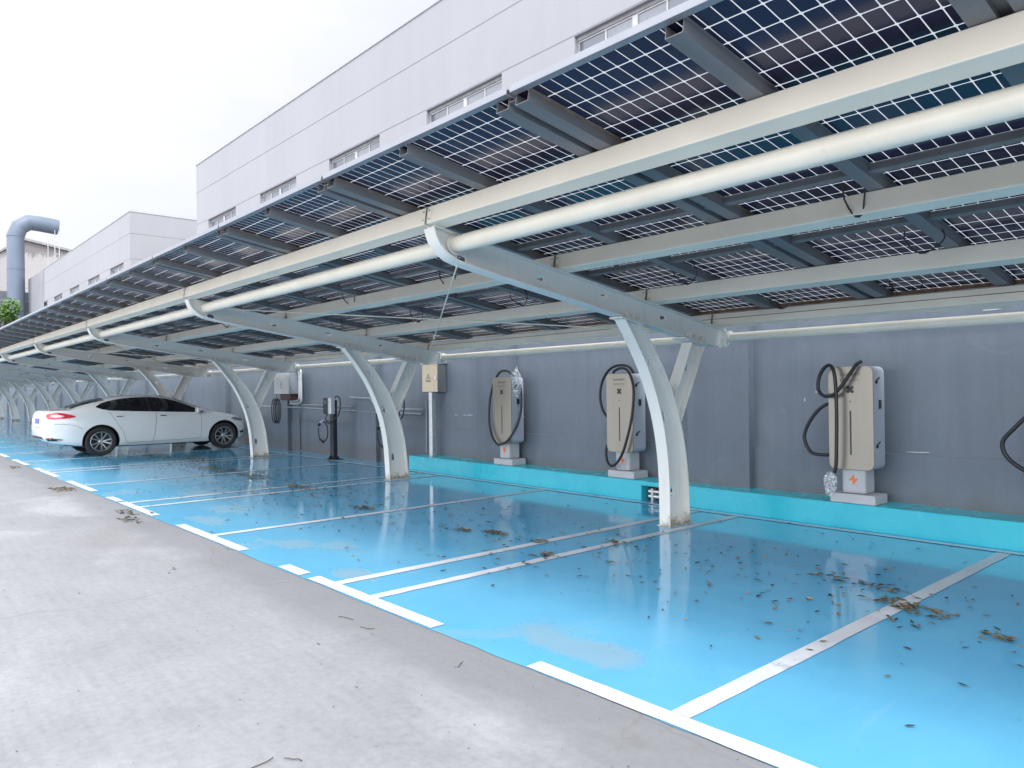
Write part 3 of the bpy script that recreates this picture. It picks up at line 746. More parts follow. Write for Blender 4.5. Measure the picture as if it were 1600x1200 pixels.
# ------------------------------------------------------------------ fast chargers on the ledge
def rrect(w, h, r, n=6):
    out = []
    for cx, cy, a0 in ((w/2-r, h/2-r, 0), (-w/2+r, h/2-r, 90), (-w/2+r, -h/2+r, 180), (w/2-r, -h/2+r, 270)):
        for i in range(n+1):
            a = R(a0 + 90*i/n); out.append((cx + r*math.cos(a), cy + r*math.sin(a)))
    return out
def charger(y, x, label, cable, extra=()):
    """front faces -x; local origin at the middle of the base's front bottom edge"""
    t = thing('ev_charger', label, 'charger', (x, y, KERB_H+.001), 0, 'tall grey chargers on the turquoise ledge')
    t.rotation_euler.z = -SK
    H = 1.0
    b = MB(); b.box((0, -.235, 0), (.30, .235, .10)); b.build('base', M['charger_base'], t, bevel=.012)
    b = MB(); b.box((.035, -.125, .1005), (.27, .125, .375)); b.build('pedestal', M['charger_base'], t, bevel=.03)
    f = lambda u, v, h: (h, u, .89 + v)
    b = MB(); b.prism(rrect(.462, 1.065, .065), [], f, .012, .262); sh = b.build('housing', M['charger_grey'], t, smooth=30, bevel=.006)
    b = MB(); b.prism(rrect(.466, 1.07, .066), [], f, -.006, .010); fp = b.build('front_panel', M['charger_steel'], t, smooth=30, bevel=.003)
    b = MB(); b.prism(rrect(.016, .46, .007), [], lambda u, v, h: (h, u+.0, .735 + v), -.008, -.004); b.build('light_slot', M['dark'], fp)
    b = MB()
    for s_ in (1, -1): b.obox(Matrix.Translation((-.0072, 0, 1.185)) @ Matrix.Rotation(R(45*s_), 4, 'X'), (.0025 if s_ > 0 else .0035, .026, .082))
    for a in (45, 135, 225, 315): b.lathe([(0,-.001),(.017,-.001),(.017,.0012),(0,.0012)], Matrix.Translation((-.0078, .030*math.cos(R(a)), 1.185+.030*math.sin(R(a)))) @ Matrix.Rotation(R(90), 4, 'Y'), 12)
    b.build('emblem', M['dark'], fp)
    b = MB(); rr = random.Random(5)
    for z, h, ww in ((1.33, .026, .21), (1.275, .016, .19)):
        yy = -ww/2
        while yy < ww/2:
            g = rr.uniform(.008, .016); b.box((-.0075, yy, z), (-.005, yy+g*.35, z+h)); b.box((-.0076, yy+g*.35, z + (h*.78 if rr.random() > .5 else 0)), (-.005, yy+g*.8, z + (h if rr.random() > .5 else h*.22)))
            yy += g + .006
    b.build('lettering', M['greyprint'], fp)
    b = MB(); b.lathe([(0,-.001),(.008,-.001),(.008,.001),(0,.001)], Matrix.Translation((-.007, 0, 1.06)) @ Matrix.Rotation(R(90), 4, 'Y'), 10); b.build('indicator', M['greyprint'], fp)
    # right flank (towards -y): two latches, a socket, a power mark
    for z in (1.26, .60):
        b = MB(); b.lathe([(0,0),(.018,0),(.018,.012),(0,.012)], Matrix.Translation((.07, -.231, z)) @ Matrix.Rotation(R(90), 4, 'X'), 14)
        b.obox(Matrix.Translation((.10, -.240, z+.03)) @ Matrix.Rotation(R(-22), 4, 'Y'), (.075, .008, .012)); b.build('latch', M['dark'], sh)
    b = MB(); b.box((.10, -.237, .97), (.185, -.228, 1.09)); b.build('socket', M['charger_grey'], sh)
    b = MB(); b.box((.112, -.241, .985), (.17, -.2365, 1.075)); b.build('socket_hole', M['dark'], sh)
    b = MB(); b.prism([(.012,.062),(-.052,-.012),(-.006,-.006),(-.004,-.058),(.056,.018),(.008,.012)][::-1], [], lambda u, v, h: (h, -u-.0, .245 + v), .031, .0355)
    b.build('bolt_mark', M['orange'], t)
    b = MB(); P = catmull(cable, 10); b.tube(P, .0185, 12); b.build('charging_cable', M['black_rubber'], t, smooth=True)
    for e in extra: e(t)
    return t
# local: x<0 towards the road, y>0 is left in the photo
cab3 = [(.10,.22,1.02),(.02,.26,1.03),(-.01,.36,.95),(-.02,.46,.80),(-.02,.50,.66),(-.01,.44,.52),(.0,.34,.49),(.05,.24,.49)]
def loop3(t):
    pts = [(.03,-.10,1.47),(-.05,-.085,1.435),(-.07,-.02,1.33),(-.09,.06,1.21),(-.09,.14,1.13),(-.085,.24,1.12),(-.075,.305,1.19),(-.07,.30,1.31),(-.07,.245,1.41),(-.08,.175,1.44),(-.095,.125,1.37),(-.10,.105,1.2),(-.10,.10,.95),(-.10,.105,.65),(-.095,.115,.42),(-.09,.135,.32)]
    b = MB(); b.tube(catmull(pts, 9), .0185, 12); b.build('charging_cable', M['black_rubber'], t, smooth=True)
Y3, Y2, Y1 = 3.475, 6.65, 9.19
charger(Y3, kerb_x(Y3)+.005, 'grey charger with its black cable looped over its face, nearest one fully in view', cab3, (loop3,))
cab2 = [(.10,.19,1.44),(.03,.10,1.47),(.0,-.05,1.50),(-.02,-.18,1.45),(-.03,-.265,1.28),(-.04,-.28,1.08),(-.05,-.25,.82),(-.06,-.18,.56),(-.07,-.09,.33),(-.07,.02,.20),(-.06,.13,.17),(-.04,.21,.24),(-.01,.245,.38),(.05,.235,.50)]
def loop2(t):
    pts = [(.13,-.15,1.42),(.08,-.10,1.52),(.05,.06,1.54),(.04,.22,1.48),(.03,.335,1.33),(.02,.375,1.13),(.03,.345,.94),(.06,.27,.82),(.12,.22,.79)]
    b = MB(); b.tube(catmull(pts, 9), .0185, 12); b.build('charging_cable', M['black_rubber'], t, smooth=True)
charger(Y2, kerb_x(Y2)+.03, 'grey charger partly hidden behind the nearest curved column with cables bowed out on both sides', cab2, (loop2,))
cab1 = [(.16,-.18,1.40),(.10,-.10,1.50),(.06,.0,1.535),(.05,.12,1.50),(.02,.21,1.36),(-.01,.27,1.16),(-.03,.295,.92),(-.05,.27,.66),(-.06,.19,.46),(-.07,.06,.345),(-.07,-.06,.345),(-.03,-.18,.42),(.06,-.275,.62),(.13,-.31,.86),(.16,-.30,1.10),(.17,-.262,1.30)]
charger(Y1, kerb_x(Y1)+.06, 'farthest grey charger, ringed by one closed black cable loop, white film on its corner', cab1)
Y4 = 1.50
charger(Y4, kerb_x(Y4)+.005, 'charger beside the right picture edge, only its drooping black cable showing', [(.10,.22,1.05),(.0,.27,1.05),(-.02,.38,.97),(-.03,.50,.84),(-.03,.60,.70),(-.02,.56,.56),(.0,.42,.45),(.04,.30,.42),(.08,.22,.42)])
# plastic film
def crumple(center, rad, seed, pts=260):
    r = random.Random(seed); bm = bmesh.new(); bmesh.ops.create_icosphere(bm, subdivisions=4, radius=1)
    from mathutils import noise as mn
    for v in bm.verts:
        d = v.co.copy(); q = d*2.2 + Vector((seed, 0, 0))
        k = 1 + .35*mn.noise(q) + .28*abs(mn.noise(q*2.3)) + .12*abs(mn.noise(q*5.5))
        v.co = Vector((d.x*rad[0], d.y*rad[1], d.z*rad[2]))*k
    for f in bm.faces: f.smooth = False
    me = bpy.data.meshes.new('plastic_film'); bm.to_mesh(me); bm.free(); me.materials.append(M['film'])
    return link('plastic_film', me, None, 0, center)
tag(crumple((kerb_x(Y3)-.05, Y3+.20, KERB_H+.20), (.042,.06,.105), 3), 'crumpled clear film bag round the cable end beside the nearest charger pedestal', 'plastic film')
tag(crumple((kerb_x(Y1)+.16, Y1-.245, KERB_H+1.33), (.07,.085,.20), 8), 'crumpled white film draped over the top corner of the farthest charger', 'plastic film')
b = MB(); b.box((wall_x(9.7)-.10, 9.66, 1.06), (wall_x(9.7)-.002, 9.74, 1.19))
tag(b.build('junction_box', M['conduit'], bevel=.006), 'small grey junction box on the wall left of the farthest charger', 'junction box')

# ------------------------------------------------------------------ steel cabinet on a post
cy = 11.58; cx = wall_x(cy)
t = thing('power_cabinet', 'polished steel power cabinet with warning triangle on a square post by the ledge end', 'cabinet', (cx-.19, cy-.12, KERB_H))
b = MB(); b.box((-.045, -.05, 0), (.045, .05, 1.19)); b.build('post', M['galv'], t, bevel=.004)
b = MB(); b.box((-.02, -.23, 1.191), (.165, .27, 1.725)); cab = b.build('cabinet_body', M['cabinet_side'], t, bevel=.006)
b = MB(); b.box((-.04, -.225, 1.196), (-.0205, .265, 1.72)); dr = b.build('door', M['cabinet_steel'], t, bevel=.004)
b = MB(); b.box((-.06, -.25, 1.7255), (.17, .29, 1.745)); b.build('rain_cap', M['galv'], t)
b = MB(); b.box((-.055, -.195, 1.42), (-.0402, -.145, 1.50)); b.build('handle', M['galv'], dr, bevel=.006)
b = MB()
tri = lambda s: [(0, s), (-s*.87, -s*.5), (s*.87, -s*.5)]
fn = lambda u, v, h: (h, u + .06, 1.475 + v)
b.prism(tri(.075), [tri(.058)[::-1]], fn, -.0425, -.0402); b.prism([(.012,.035),(-.014,-.004),(.0,-.004),(-.008,-.024),(.016,.01),(.003,.01)], [], fn, -.0425, -.0402)
for z in (1.405, 1.385): b.box((-.0425, -.01, z), (-.0402, .13, z+.012))
b.build('warning_sign', M['greyprint'], dr)

# ------------------------------------------------------------------ wall mounted control box behind the second column
t = thing('control_box', 'pale wall mounted control box with two bent conduits, behind the third column', 'control box', (wall_x(17.8)-.08, 17.8, 1.44))
b = MB(); b.box((-.30, -.42, 0), (-.002, .42, .52)); bb = b.build('box_body', M['box_grey'], t, bevel=.008)
b = MB(); b.box((-.315, -.415, .005), (-.3005, .415, .515)); b.build('door', M['box_white'], t, bevel=.004)
b = MB(); b.prism(tri(.06), [tri(.042)[::-1]], lambda u, v, h: (h, u, .25+v), -.3175, -.3155); b.box((-.3175,-.05,.16),(-.3155,.05,.175)); b.build('warning_sign', M['greyprint'], t)
b = MB(); b.box((-.24, -.36, -.16), (-.03, .22, -.001)); b.build('terminal_block', M['red_rust'], t)
for dy, r_ in ((-.62, .028), (-.72, .028)):
    b = MB(); P = [(-.12,.0,.60+(-.62-dy)*.3),(-.12,dy+.12,.60+(-.62-dy)*.3),(-.12,dy+.03,.57),(-.12,dy,.48),(-.12,dy,-.02+(dy+.62)),(-.12,dy+.05,-.15+(dy+.62)*.5),(-.12,dy+.2,-.18+(dy+.62)*.6),(-.12,-.1,-.18+(dy+.62)*.6)]
    b.tube(catmull(P, 5), r_, 10); b.build('conduit', M['galv'], t, smooth=True)

# ------------------------------------------------------------------ wall conduits
def conduit(name, label, pts, r, m, cat='conduit', clips=True):
    b = MB(); b.tube(pts, r, 8); 
    return tag(b.build(name, M[m], smooth=True), label, cat)
wx = lambda y, d: wall_x(y) - d
conduit('wall_conduit', 'upper of the two grey conduits running level along the wall left of the steel cabinet', [(wx(11.95,.05),11.95,1.115),(wx(13.2,.05),13.2,1.115),(wx(13.5,.12),13.5,1.125),(wx(13.9,.12),13.9,1.33),(wx(14.75,.12),14.75,1.35)], .022, 'galv')
conduit('wall_conduit', 'lower thin grey conduit running level along the wall behind the black post charger', [(wx(11.95,.11),11.95,1.03),(wx(13.3,.11),13.3,1.04),(wx(17.3,.11),17.3,1.10),(wx(20.5,.11),20.5,1.12)], .016, 'conduit')
conduit('wall_conduit', 'pale conduit just above the thin one, from the control box to the black post charger', [(wx(14.7,.12),14.7,1.15),(wx(17.2,.12),17.2,1.17),(wx(17.45,.12),17.45,1.25)], .02, 'galv')
conduit('drop_conduit', 'dark vertical conduit dropping down the wall under the pale control box', [(wx(17.5,.05),17.5,1.22),(wx(17.5,.05),17.5,.03)], .018, 'conduit_dark')
conduit('drop_conduit', 'thin grey conduit dropping beside the post of the steel cabinet', [(wx(11.95,.04),11.88,1.3),(wx(11.95,.04),11.88,.28)], .012, 'conduit')
# coil of cable on the pilaster
b = MB()
for i in range(3):
    y = 18.62 + .07*i; x = wx(y, .13+.02*i)
    pts = [(x, y+.17*math.cos(a), 1.02 + (.34 if math.sin(a) < 0 else .30)*math.sin(a)) for a in [6.283*j/20 for j in range(20)]]
    b.tube(pts, .012, 7, closed=True)
b.tube([(wx(18.7,.12),18.72,1.30),(wx(18.7,.12),18.72,1.55)], .012, 7)
tag(b.build('cable_coil', M['black_rubber'], smooth=True), 'black cable hanging in long loops on the wall pilaster right behind the third column', 'cable')

# ------------------------------------------------------------------ black post chargers
def post_charger(x, y, label):
    t = thing('post_charger', label, 'charger', (x, y, .005), 0, 'slim black post chargers')
    b = MB(); b.box((-.14, -.14, 0), (.14, .14, .012)); 
    for s in ((1,1),(1,-1),(-1,1),(-1,-1)): b.prism([(.05,.012),(.12,.012),(.05,.09)], [], (lambda sx, sy: lambda u, v, h: (sx*u, sy*.05 + h, v))(*s), -.006, .006)
    b.build('base_plate', M['post_black'], t)
    b = MB(); b.box((-.05, -.075, .0125), (.05, .075, 1.30)); b.build('post', M['post_black'], t, bevel=.006)
    b = MB(); b.box((-.15, -.04, .985), (-.051, .20, 1.345)); hd = b.build('head', M['post_black'], t, bevel=.02)
    b = MB(); b.box((-.16, -.175, .99), (-.051, -.043, 1.35)); b.build('holster', M['silver'], t, bevel=.015)
    b = MB(); b.box((-.153, .02, 1.22), (-.1502, .15, 1.30)); b.build('screen', M['greyprint'], hd)
    b = MB()
    b.tube(catmull([(-.06,-.12,1.30),(-.02,-.18,1.38),(.02,-.25,1.33),(.02,-.27,1.15),(0,-.23,.98),(-.04,-.12,.88),(-.08,.0,.82),(-.10,.10,.84)], 8), .014, 8)
    b.tube(catmull([(-.08,.13,.99),(-.10,.17,.90),(-.10,.10,.80),(-.11,.0,.78)], 8), .012, 8)
    a = [(-.12, .26+.22*math.cos(q), .60+.225*math.sin(q)) for q in [R(60+i*20) for i in range(17)]]
    b.tube(a, .014, 8); b.build('charging_cable', M['black_rubber'], t, smooth=True)
    b = MB(); b.cyl((-.12,.37,.80),(-.12,.20,.86), .026, 10); b.build('grip', M['silver'], t, smooth=True)
    b = MB(); b.cyl((-.12,.24,.375),(-.12,.40,.42), .028, 10); b.cyl((-.12,.40,.78),(-.12,.46,.73), .03, 10); b.build('plug', M['black_rubber'], t, smooth=True)
    return t
post_charger(7.86, 14.83, 'slim black post charger with a looped cable standing between the second and third columns')
post_charger(7.86, 12.33, 'slim black post charger almost wholly hidden behind the second column, its cable loop peeking out')

# ------------------------------------------------------------------ the white saloon
CX, CY = 0, 20.95
car = thing('parked_car', 'white four door saloon with dark windows parked nose in under the carport', 'car', (0, CY, .008))
ztop = smooth_tab([(3.115,.70),(3.135,.92),(3.19,1.085),(3.30,1.125),(3.55,1.135),(3.80,1.15),(4.05,1.235),(4.35,1.335),(4.75,1.415),(5.2,1.458),(5.65,1.467),(6.0,1.44),(6.35,1.36),(6.75,1.205),(7.05,1.075),(7.15,1.045),(7.5,.985),(7.8,.90),(7.98,.80),(8.06,.68)])
zsh = smooth_tab([(3.115,.68),(3.135,.86),(3.19,1.02),(3.30,1.07),(3.8,1.085),(4.4,1.07),(5.2,1.025),(6.0,.985),(6.8,.955),(7.2,.93),(7.5,.88),(7.8,.79),(7.98,.71),(8.06,.62)])
zbot = [(3.115,.50),(3.135,.44),(3.19,.40),(3.35,.34),(3.7,.27),(4.0,.23),(4.85,.19),(7.0,.19),(7.5,.21),(7.9,.24),(8.0,.28),(8.06,.38)]
hw = smooth_tab([(3.115,.70),(3.135,.77),(3.19,.825),(3.30,.868),(3.55,.915),(3.9,.942),(4.5,.952),(5.5,.955),(6.8,.955),(7.3,.95),(7.6,.925),(7.8,.88),(7.95,.80),(8.03,.70),(8.06,.58)])
xs = [3.115,3.122,3.135,3.16,3.19,3.24,3.30,3.38] + [3.46 + .08*i for i in range(54)] + [7.82,7.88,7.93,7.98,8.02,8.045,8.06]
xs = sorted(set(round(x, 3) for x in xs))
LV = [(0,.80),(.03,.90),(.10,.955),(.22,.978),(.38,.99),(.55,1.0),(.70,1.0),(.80,.996),(.86,.988),(.93,.978),(1,.955)]
NG = 12
mp = lambda x: x if x >= 4 else 4 - (4-x)*.825
def section(x):
    zt, zs, zb, h = lerp_tab(ztop, x), lerp_tab(zsh, x), lerp_tab(zbot, x), lerp_tab(hw, x)
    pts = [(0, zb)] + [(h*g, zb + f*(zs-zb)) for f, g in LV]
    H = max(zt - zs, .01); lean = min(1, H/.34)*.20; W = h*.955
    for i in range(1, NG+1):
        ph = math.pi/2*i/NG
        e = 2/2.5
        z = zs + H*math.sin(ph)**e; y = W*math.cos(ph)**e if i < NG else 0
        y *= 1 - lean*((z-zs)/H)
        pts.append((y, z))
    return pts
bm = bmesh.new(); rows = []
for x in xs:
    half = section(x); ring = [bm.verts.new((mp(x), -y, z)) for y, z in half] + [bm.verts.new((mp(x), y, z)) for y, z in half[-2:0:-1]]
    rows.append(ring)
nr = len(rows[0])
for i in range(len(rows)-1):
    for j in range(nr): bm.faces.new((rows[i][j], rows[i+1][j], rows[i+1][(j+1)%nr], rows[i][(j+1)%nr]))
bm.faces.new(rows[0]); bm.faces.new(rows[-1][::-1])
bmesh.ops.recalc_face_normals(bm, faces=bm.faces)
for f in bm.faces: f.smooth = True
bvh = BVHTree.FromBMesh(bm)
me = bpy.data.meshes.new('body'); bm.to_mesh(me); bm.free()
me.materials.append(M['car_white']); me.materials.append(M['car_black'])
body = bpy.data.objects.new('body', me); COL.objects.link(body)
WX = (4.45, 7.39); WR = .345
cut = MB()
for x in WX:
    for s in (-1, 1): cut.cyl((x, s*1.2, WR+.005), (x, s*.60, WR+.005), .405, 48)
co = cut.build('cutter', M['car_black'])
mod = body.modifiers.new('arch', 'BOOLEAN'); mod.operation = 'DIFFERENCE'; mod.object = co; mod.solver = 'EXACT'
dg = bpy.context.evaluated_depsgraph_get(); me2 = bpy.data.meshes.new_from_object(body.evaluated_get(dg))
body.modifiers.clear(); body.data = me2; bpy.data.objects.remove(co)
me2.materials.clear(); me2.materials.append(M['car_white']); me2.materials.append(M['car_black'])
for p in me2.polygons:
    c = p.center; p.material_index = 0
    for x in WX:
        if math.hypot(c.x-x, c.z-WR-.005) < .4062 and abs(c.y) > .58 : p.material_index = 1; p.use_smooth = False
    if c.z < .30 and abs(p.normal.z) > .8: p.material_index = 1
body.name = 'body'; body.parent = car
bm = bmesh.new(); bm.from_mesh(me2)
for e in bm.edges:
    if len(e.link_faces) == 2 and e.calc_face_angle(0) > R(38): e.smooth = False
bm.to_mesh(me2); bm.free()
def hit(axis, p, s):
    """project onto the body along y (side s), along z (from above) or along x (from behind/front)"""
    if axis == 'y': o, d = Vector((mp(p[0]), s*3, p[1])), Vector((0, -s, 0))
    elif axis == 'z': o, d = Vector((mp(p[0]), p[1], 3)), Vector((0, 0, -1))
    else: o, d = Vector((5.5 + s*5, p[0], p[1])), Vector((-s, 0, 0))
    h, n, i, _ = bvh.ray_cast(o, d)
    if h is None: h, n, i, _ = bvh.find_nearest(o + d*2)
    return h, n, d
def drape(name, poly, axis, s, mat, off=.004, parent=body, step=.05, skirt=.02):
    """panel of real thickness fitted onto the body surface inside a 2-D outline"""
    P = []
    for i in range(len(poly)):
        a, c = Vector(poly[i]), Vector(poly[(i+1) % len(poly)]); k = max(1, int((c-a).length/step))
        P += [a.lerp(c, j/k) for j in range(k)]
    nb = len(P); lo = [min(p[i] for p in P) for i in (0,1)]; hi = [max(p[i] for p in P) for i in (0,1)]
    def inside(q):
        c = False
        for i in range(nb):
            a, d = P[i], P[i-1]
            if (a.y > q.y) != (d.y > q.y) and q.x < (d.x-a.x)*(q.y-a.y)/(d.y-a.y)+a.x: c = not c
        return c
    pts = list(P); y = lo[1] + step/2
    while y < hi[1]:
        x = lo[0] + step/2
        while x < hi[0]:
            q = Vector((x, y))
            if inside(q) and min((q-p).length for p in P) > step*.45: pts.append(q)
            x += step
        y += step
    v2, e2, f2, *_ = delaunay_2d_cdt(pts, [(i, (i+1) % nb) for i in range(nb)], [], 1, 1e-5)
    b = MB(); top, bot = [], []
    for q in v2:
        h, n, d = hit(axis, q, s)
        top.append(h + n*off); bot.append(h - n*skirt)
    k = len(top); fs = [tuple(f) for f in f2]
    cnt = {}
    for f in f2:
        for i in range(len(f)):
            e = (f[i], f[(i+1) % len(f)]); cnt[frozenset(e)] = cnt.get(frozenset(e), []) + [e]
    for es in cnt.values():
        if len(es) == 1: fs.append((es[0][1], es[0][0], es[0][0]+k, es[0][1]+k))
    b.add(top + bot, fs + [tuple(i+k for i in f)[::-1] for f in f2])
    return b.build(name, mat, parent, smooth=40)
def seam_strip(name, line, axis, s, w=.007, mat='car_black', off=.0025, parent=None):
    P = catmull([(a, c, 0) for a, c in line], 6); b = MB(); vs = []
    for i, p in enumerate(P):
        d = (P[min(i+1, len(P)-1)] - P[max(i-1, 0)]).normalized(); n = Vector((-d.y, d.x))*w/2
        for sg in (1, -1):
            h, nn, _ = hit(axis, (p.x + n.x*sg, p.y + n.y*sg), s); vs.append(h + nn*off)
    b.add(vs, [(2*i, 2*i+1, 2*i+3, 2*i+2) for i in range(len(P)-1)])
    return b.build(name, M[mat], parent or body)
sm = lambda L, n=5: [(p.x, p.y) for p in catmull([(a, c, 0) for a, c in L], n, True)]
for s in (-1, 1):
    # rear quarter + rear door glass, front door glass
    topw = [(4.36,1.185),(4.50,1.262),(4.72,1.322),(5.0,1.366),(5.3,1.389),(5.52,1.394)]
    drape('side_window', [(4.36,1.168),(4.48,1.118),(4.66,1.082),(4.9,1.068),(5.2,1.052),(5.52,1.036)] + topw[::-1], 'y', s, M['car_glass'])
    drape('side_window', [(5.60,1.034),(6.2,1.006),(6.6,.99),(6.88,.978),(6.72,1.075),(6.5,1.185),(6.25,1.285),(6.0,1.352),(5.8,1.382),(5.60,1.394)], 'y', s, M['car_glass'])
    drape('door_pillar', [(5.52,1.036),(5.60,1.034),(5.60,1.394),(5.52,1.394)], 'y', s, M['car_black'], .003)
    # doors are drawn by their shut lines
    for ln in ([(4.62,1.07),(4.68,.98),(4.80,.78),(4.93,.56),(4.99,.36),(5.03,.29)], [(5.70,1.02),(5.69,.8),(5.66,.5),(5.62,.30)], [(6.79,.965),(6.80,.8),(6.80,.5),(6.78,.32)], [(5.03,.29),(5.5,.29),(6.2,.30),(6.78,.32)]):
        seam_strip('shut_line', ln, 'y', s)
    seam_strip('crease_line', [(4.62,1.005),(5.2,.975),(5.9,.945),(6.8,.905)], 'y', s, .010, 'car_white', .004)
    seam_strip('sill_line', [(4.88,.255),(5.6,.252),(6.95,.262)], 'y', s, .05, 'car_white', .012)
    for hx in (4.86, 5.87):
        h, n, d = hit('y', (hx, .955-.012*(hx>5)), s)
        b = MB(); b.obox(Matrix.Translation(h + n*.026) @ Matrix.Rotation(R(2), 4, 'Y'), (.21, .024, .026)); hd_ = b.build('door_handle', M['car_white'], body, bevel=.009)
        b = MB(); b.obox(Matrix.Translation(h + n*.003 + Vector((0,0,-.012))) @ Matrix.Rotation(R(2), 4, 'Y'), (.15, .016, .034)); b.build('handle_shade', M['car_black'], hd_, bevel=.006)  # dark block in place of the shadow under the handle
    lamp = sm([(3.19,.985),(3.23,1.04),(3.42,1.062),(3.64,1.035),(3.90,.962),(3.66,.925),(3.40,.91),(3.23,.922)])
    tl = drape('tail_lamp', lamp, 'y', s, M['lamp_red'], .010)
    drape('lamp_lens', sm([(3.28,.985),(3.36,1.016),(3.50,1.008),(3.62,.975),(3.50,.955),(3.36,.952)]), 'y', s, M['lamp_clear'], .014, parent=tl)
    drape('head_lamp', sm([(7.60,.80),(7.72,.825),(7.86,.79),(7.95,.735),(7.86,.715),(7.70,.745)]), 'y', s, M['lamp_head'], .008)
    drape('bumper_vent', [(7.84,.44),(7.97,.47),(7.98,.40),(7.86,.385)], 'y', s, M['car_black'], .004)
    drape('bumper_trim', [(3.14,.455),(3.30,.46),(3.50,.45),(3.60,.425),(3.50,.395),(3.30,.40),(3.16,.41)], 'y', s, M['car_black'], .005)
    h, n, d = hit('y', (3.50, .424), s); b = MB(); b.obox(Matrix.Translation(h + n*.008), (.10, .02, .028)); b.build('exhaust_tip', M['chrome'], body, bevel=.008)
    drape('reflector', [(3.17,.475),(3.34,.478),(3.36,.462),(3.18,.46)], 'y', s, M['lamp_red'], .006)
    seam_strip('bumper_line', [(3.36,.80),(3.62,.785),(3.90,.745),(4.06,.66)], 'y', s, .007)
    seam_strip('bumper_crease', [(3.20,.66),(3.5,.645),(3.9,.60),(4.04,.57)], 'y', s, .012, 'car_white', .005)
    seam_strip('shoulder_crease', [(3.62,1.03),(4.2,1.02),(4.62,1.005)], 'y', s, .010, 'car_white', .004)
    # mirror
    bmm = bmesh.new(); bmesh.ops.create_uvsphere(bmm, u_segments=20, v_segments=12, radius=1)
    for v in bmm.verts:
        v.co = Vector((v.co.x*.075, v.co.y*.115, v.co.z*.085)); 
        if v.co.x < -.035: v.co.x = -.035 
    for f in bmm.faces: f.smooth = True
    mm = bpy.data.meshes.new('wing_mirror'); bmm.to_mesh(mm); bmm.free(); mm.materials.append(M['car_white'])
    link('wing_mirror', mm, body, 0, (6.68, s*1.02, 1.035))
    b = MB(); b.tube([(6.70, s*.90, .995), (6.69, s*.97, 1.01)], .022, 8); b.build('mirror_arm', M['car_black'], body, smooth=True)
# rear and front screens
drape('rear_window', [(3.83,-.60),(3.83,.60),(4.2,.585),(4.60,.52),(4.60,-.52),(4.2,-.585)], 'z', 1, M['car_glass'], .004)
drape('windscreen', [(6.28,-.52),(6.28,.52),(6.7,.62),(7.10,.70),(7.10,-.70),(6.7,-.62)], 'z', 1, M['car_glass'], .004)
drape('number_plate', [(-.22,.80),(.22,.80),(.22,.92),(-.22,.92)], 'x', -1, M['plate_blue'], .012)
drape('diffuser', [(-.70,.44),(.70,.44),(.62,.50),(-.62,.50)], 'x', -1, M['car_black'], .004)
seam_strip('boot_line', [(-.70,.93),(-.62,.80),(-.4,.72),(.4,.72),(.62,.80),(.70,.93)], 'x', -1)
drape('grille', [(-.42,.52),(.42,.52),(.5,.66),(-.5,.66)], 'x', 1, M['car_black'], .004)
# wheels
tb = MB(); TM = Matrix.Rotation(R(90), 4, 'X')
tb.lathe([(.232,-.095),(.262,-.108),(.31,-.112),(.335,-.10),(.345,-.075),(.347,0),(.345,.075),(.335,.10),(.31,.112),(.262,.108),(.232,.095),(.232,-.095)], TM, 48)
tyre_me = tb.mesh('wheel', M['tyre'], smooth=30)
rb = MB()
rb.lathe([(.234,.096),(.238,.104),(.226,.106),(.214,.085),(.205,.0),(.205,-.09),(.234,-.094)], TM, 48)
rb.lathe([(0,.085),(.032,.085),(.042,.075),(.062,.07),(.066,.05),(.0,.04)], TM, 24)
for i in range(5):
    for d in (-1, 1):
        a0, a1 = R(72*i + 90 + d*7), R(72*i + 90 + d*15)
        p, q = Vector((.045*math.cos(a0), -.066, .045*math.sin(a0))), Vector((.218*math.cos(a1), -.088, .218*math.sin(a1)))
        dv = (q-p); X = dv.normalized(); Yv = Vector((0,-1,0)); Yv = (Yv - X*Yv.dot(X)).normalized(); Z = X.cross(Yv)
        Mx = Matrix(((X.x,Yv.x,Z.x,(p.x+q.x)/2),(X.y,Yv.y,Z.y,(p.y+q.y)/2),(X.z,Yv.z,Z.z,(p.z+q.z)/2),(0,0,0,1)))
        rb.obox(Mx, (dv.length, .022, .026))
rim_me = rb.mesh('rim', M['alloy'], smooth=35)
db = MB(); db.lathe([(0,.01),(.16,.01),(.204,.012),(.204,-.02),(0,-.02)], TM, 32); disc_me = db.mesh('brake_disc', M['car_black'], smooth=30)
for x in WX:
    for s in (-1, 1):
        wv = link('wheel', tyre_me, car, 0, (x, s*.825, WR)); wv.rotation_euler = (0, random.uniform(0,1), 0 if s < 0 else math.pi)
        link('rim', rim_me, wv); link('brake_disc', disc_me, wv)

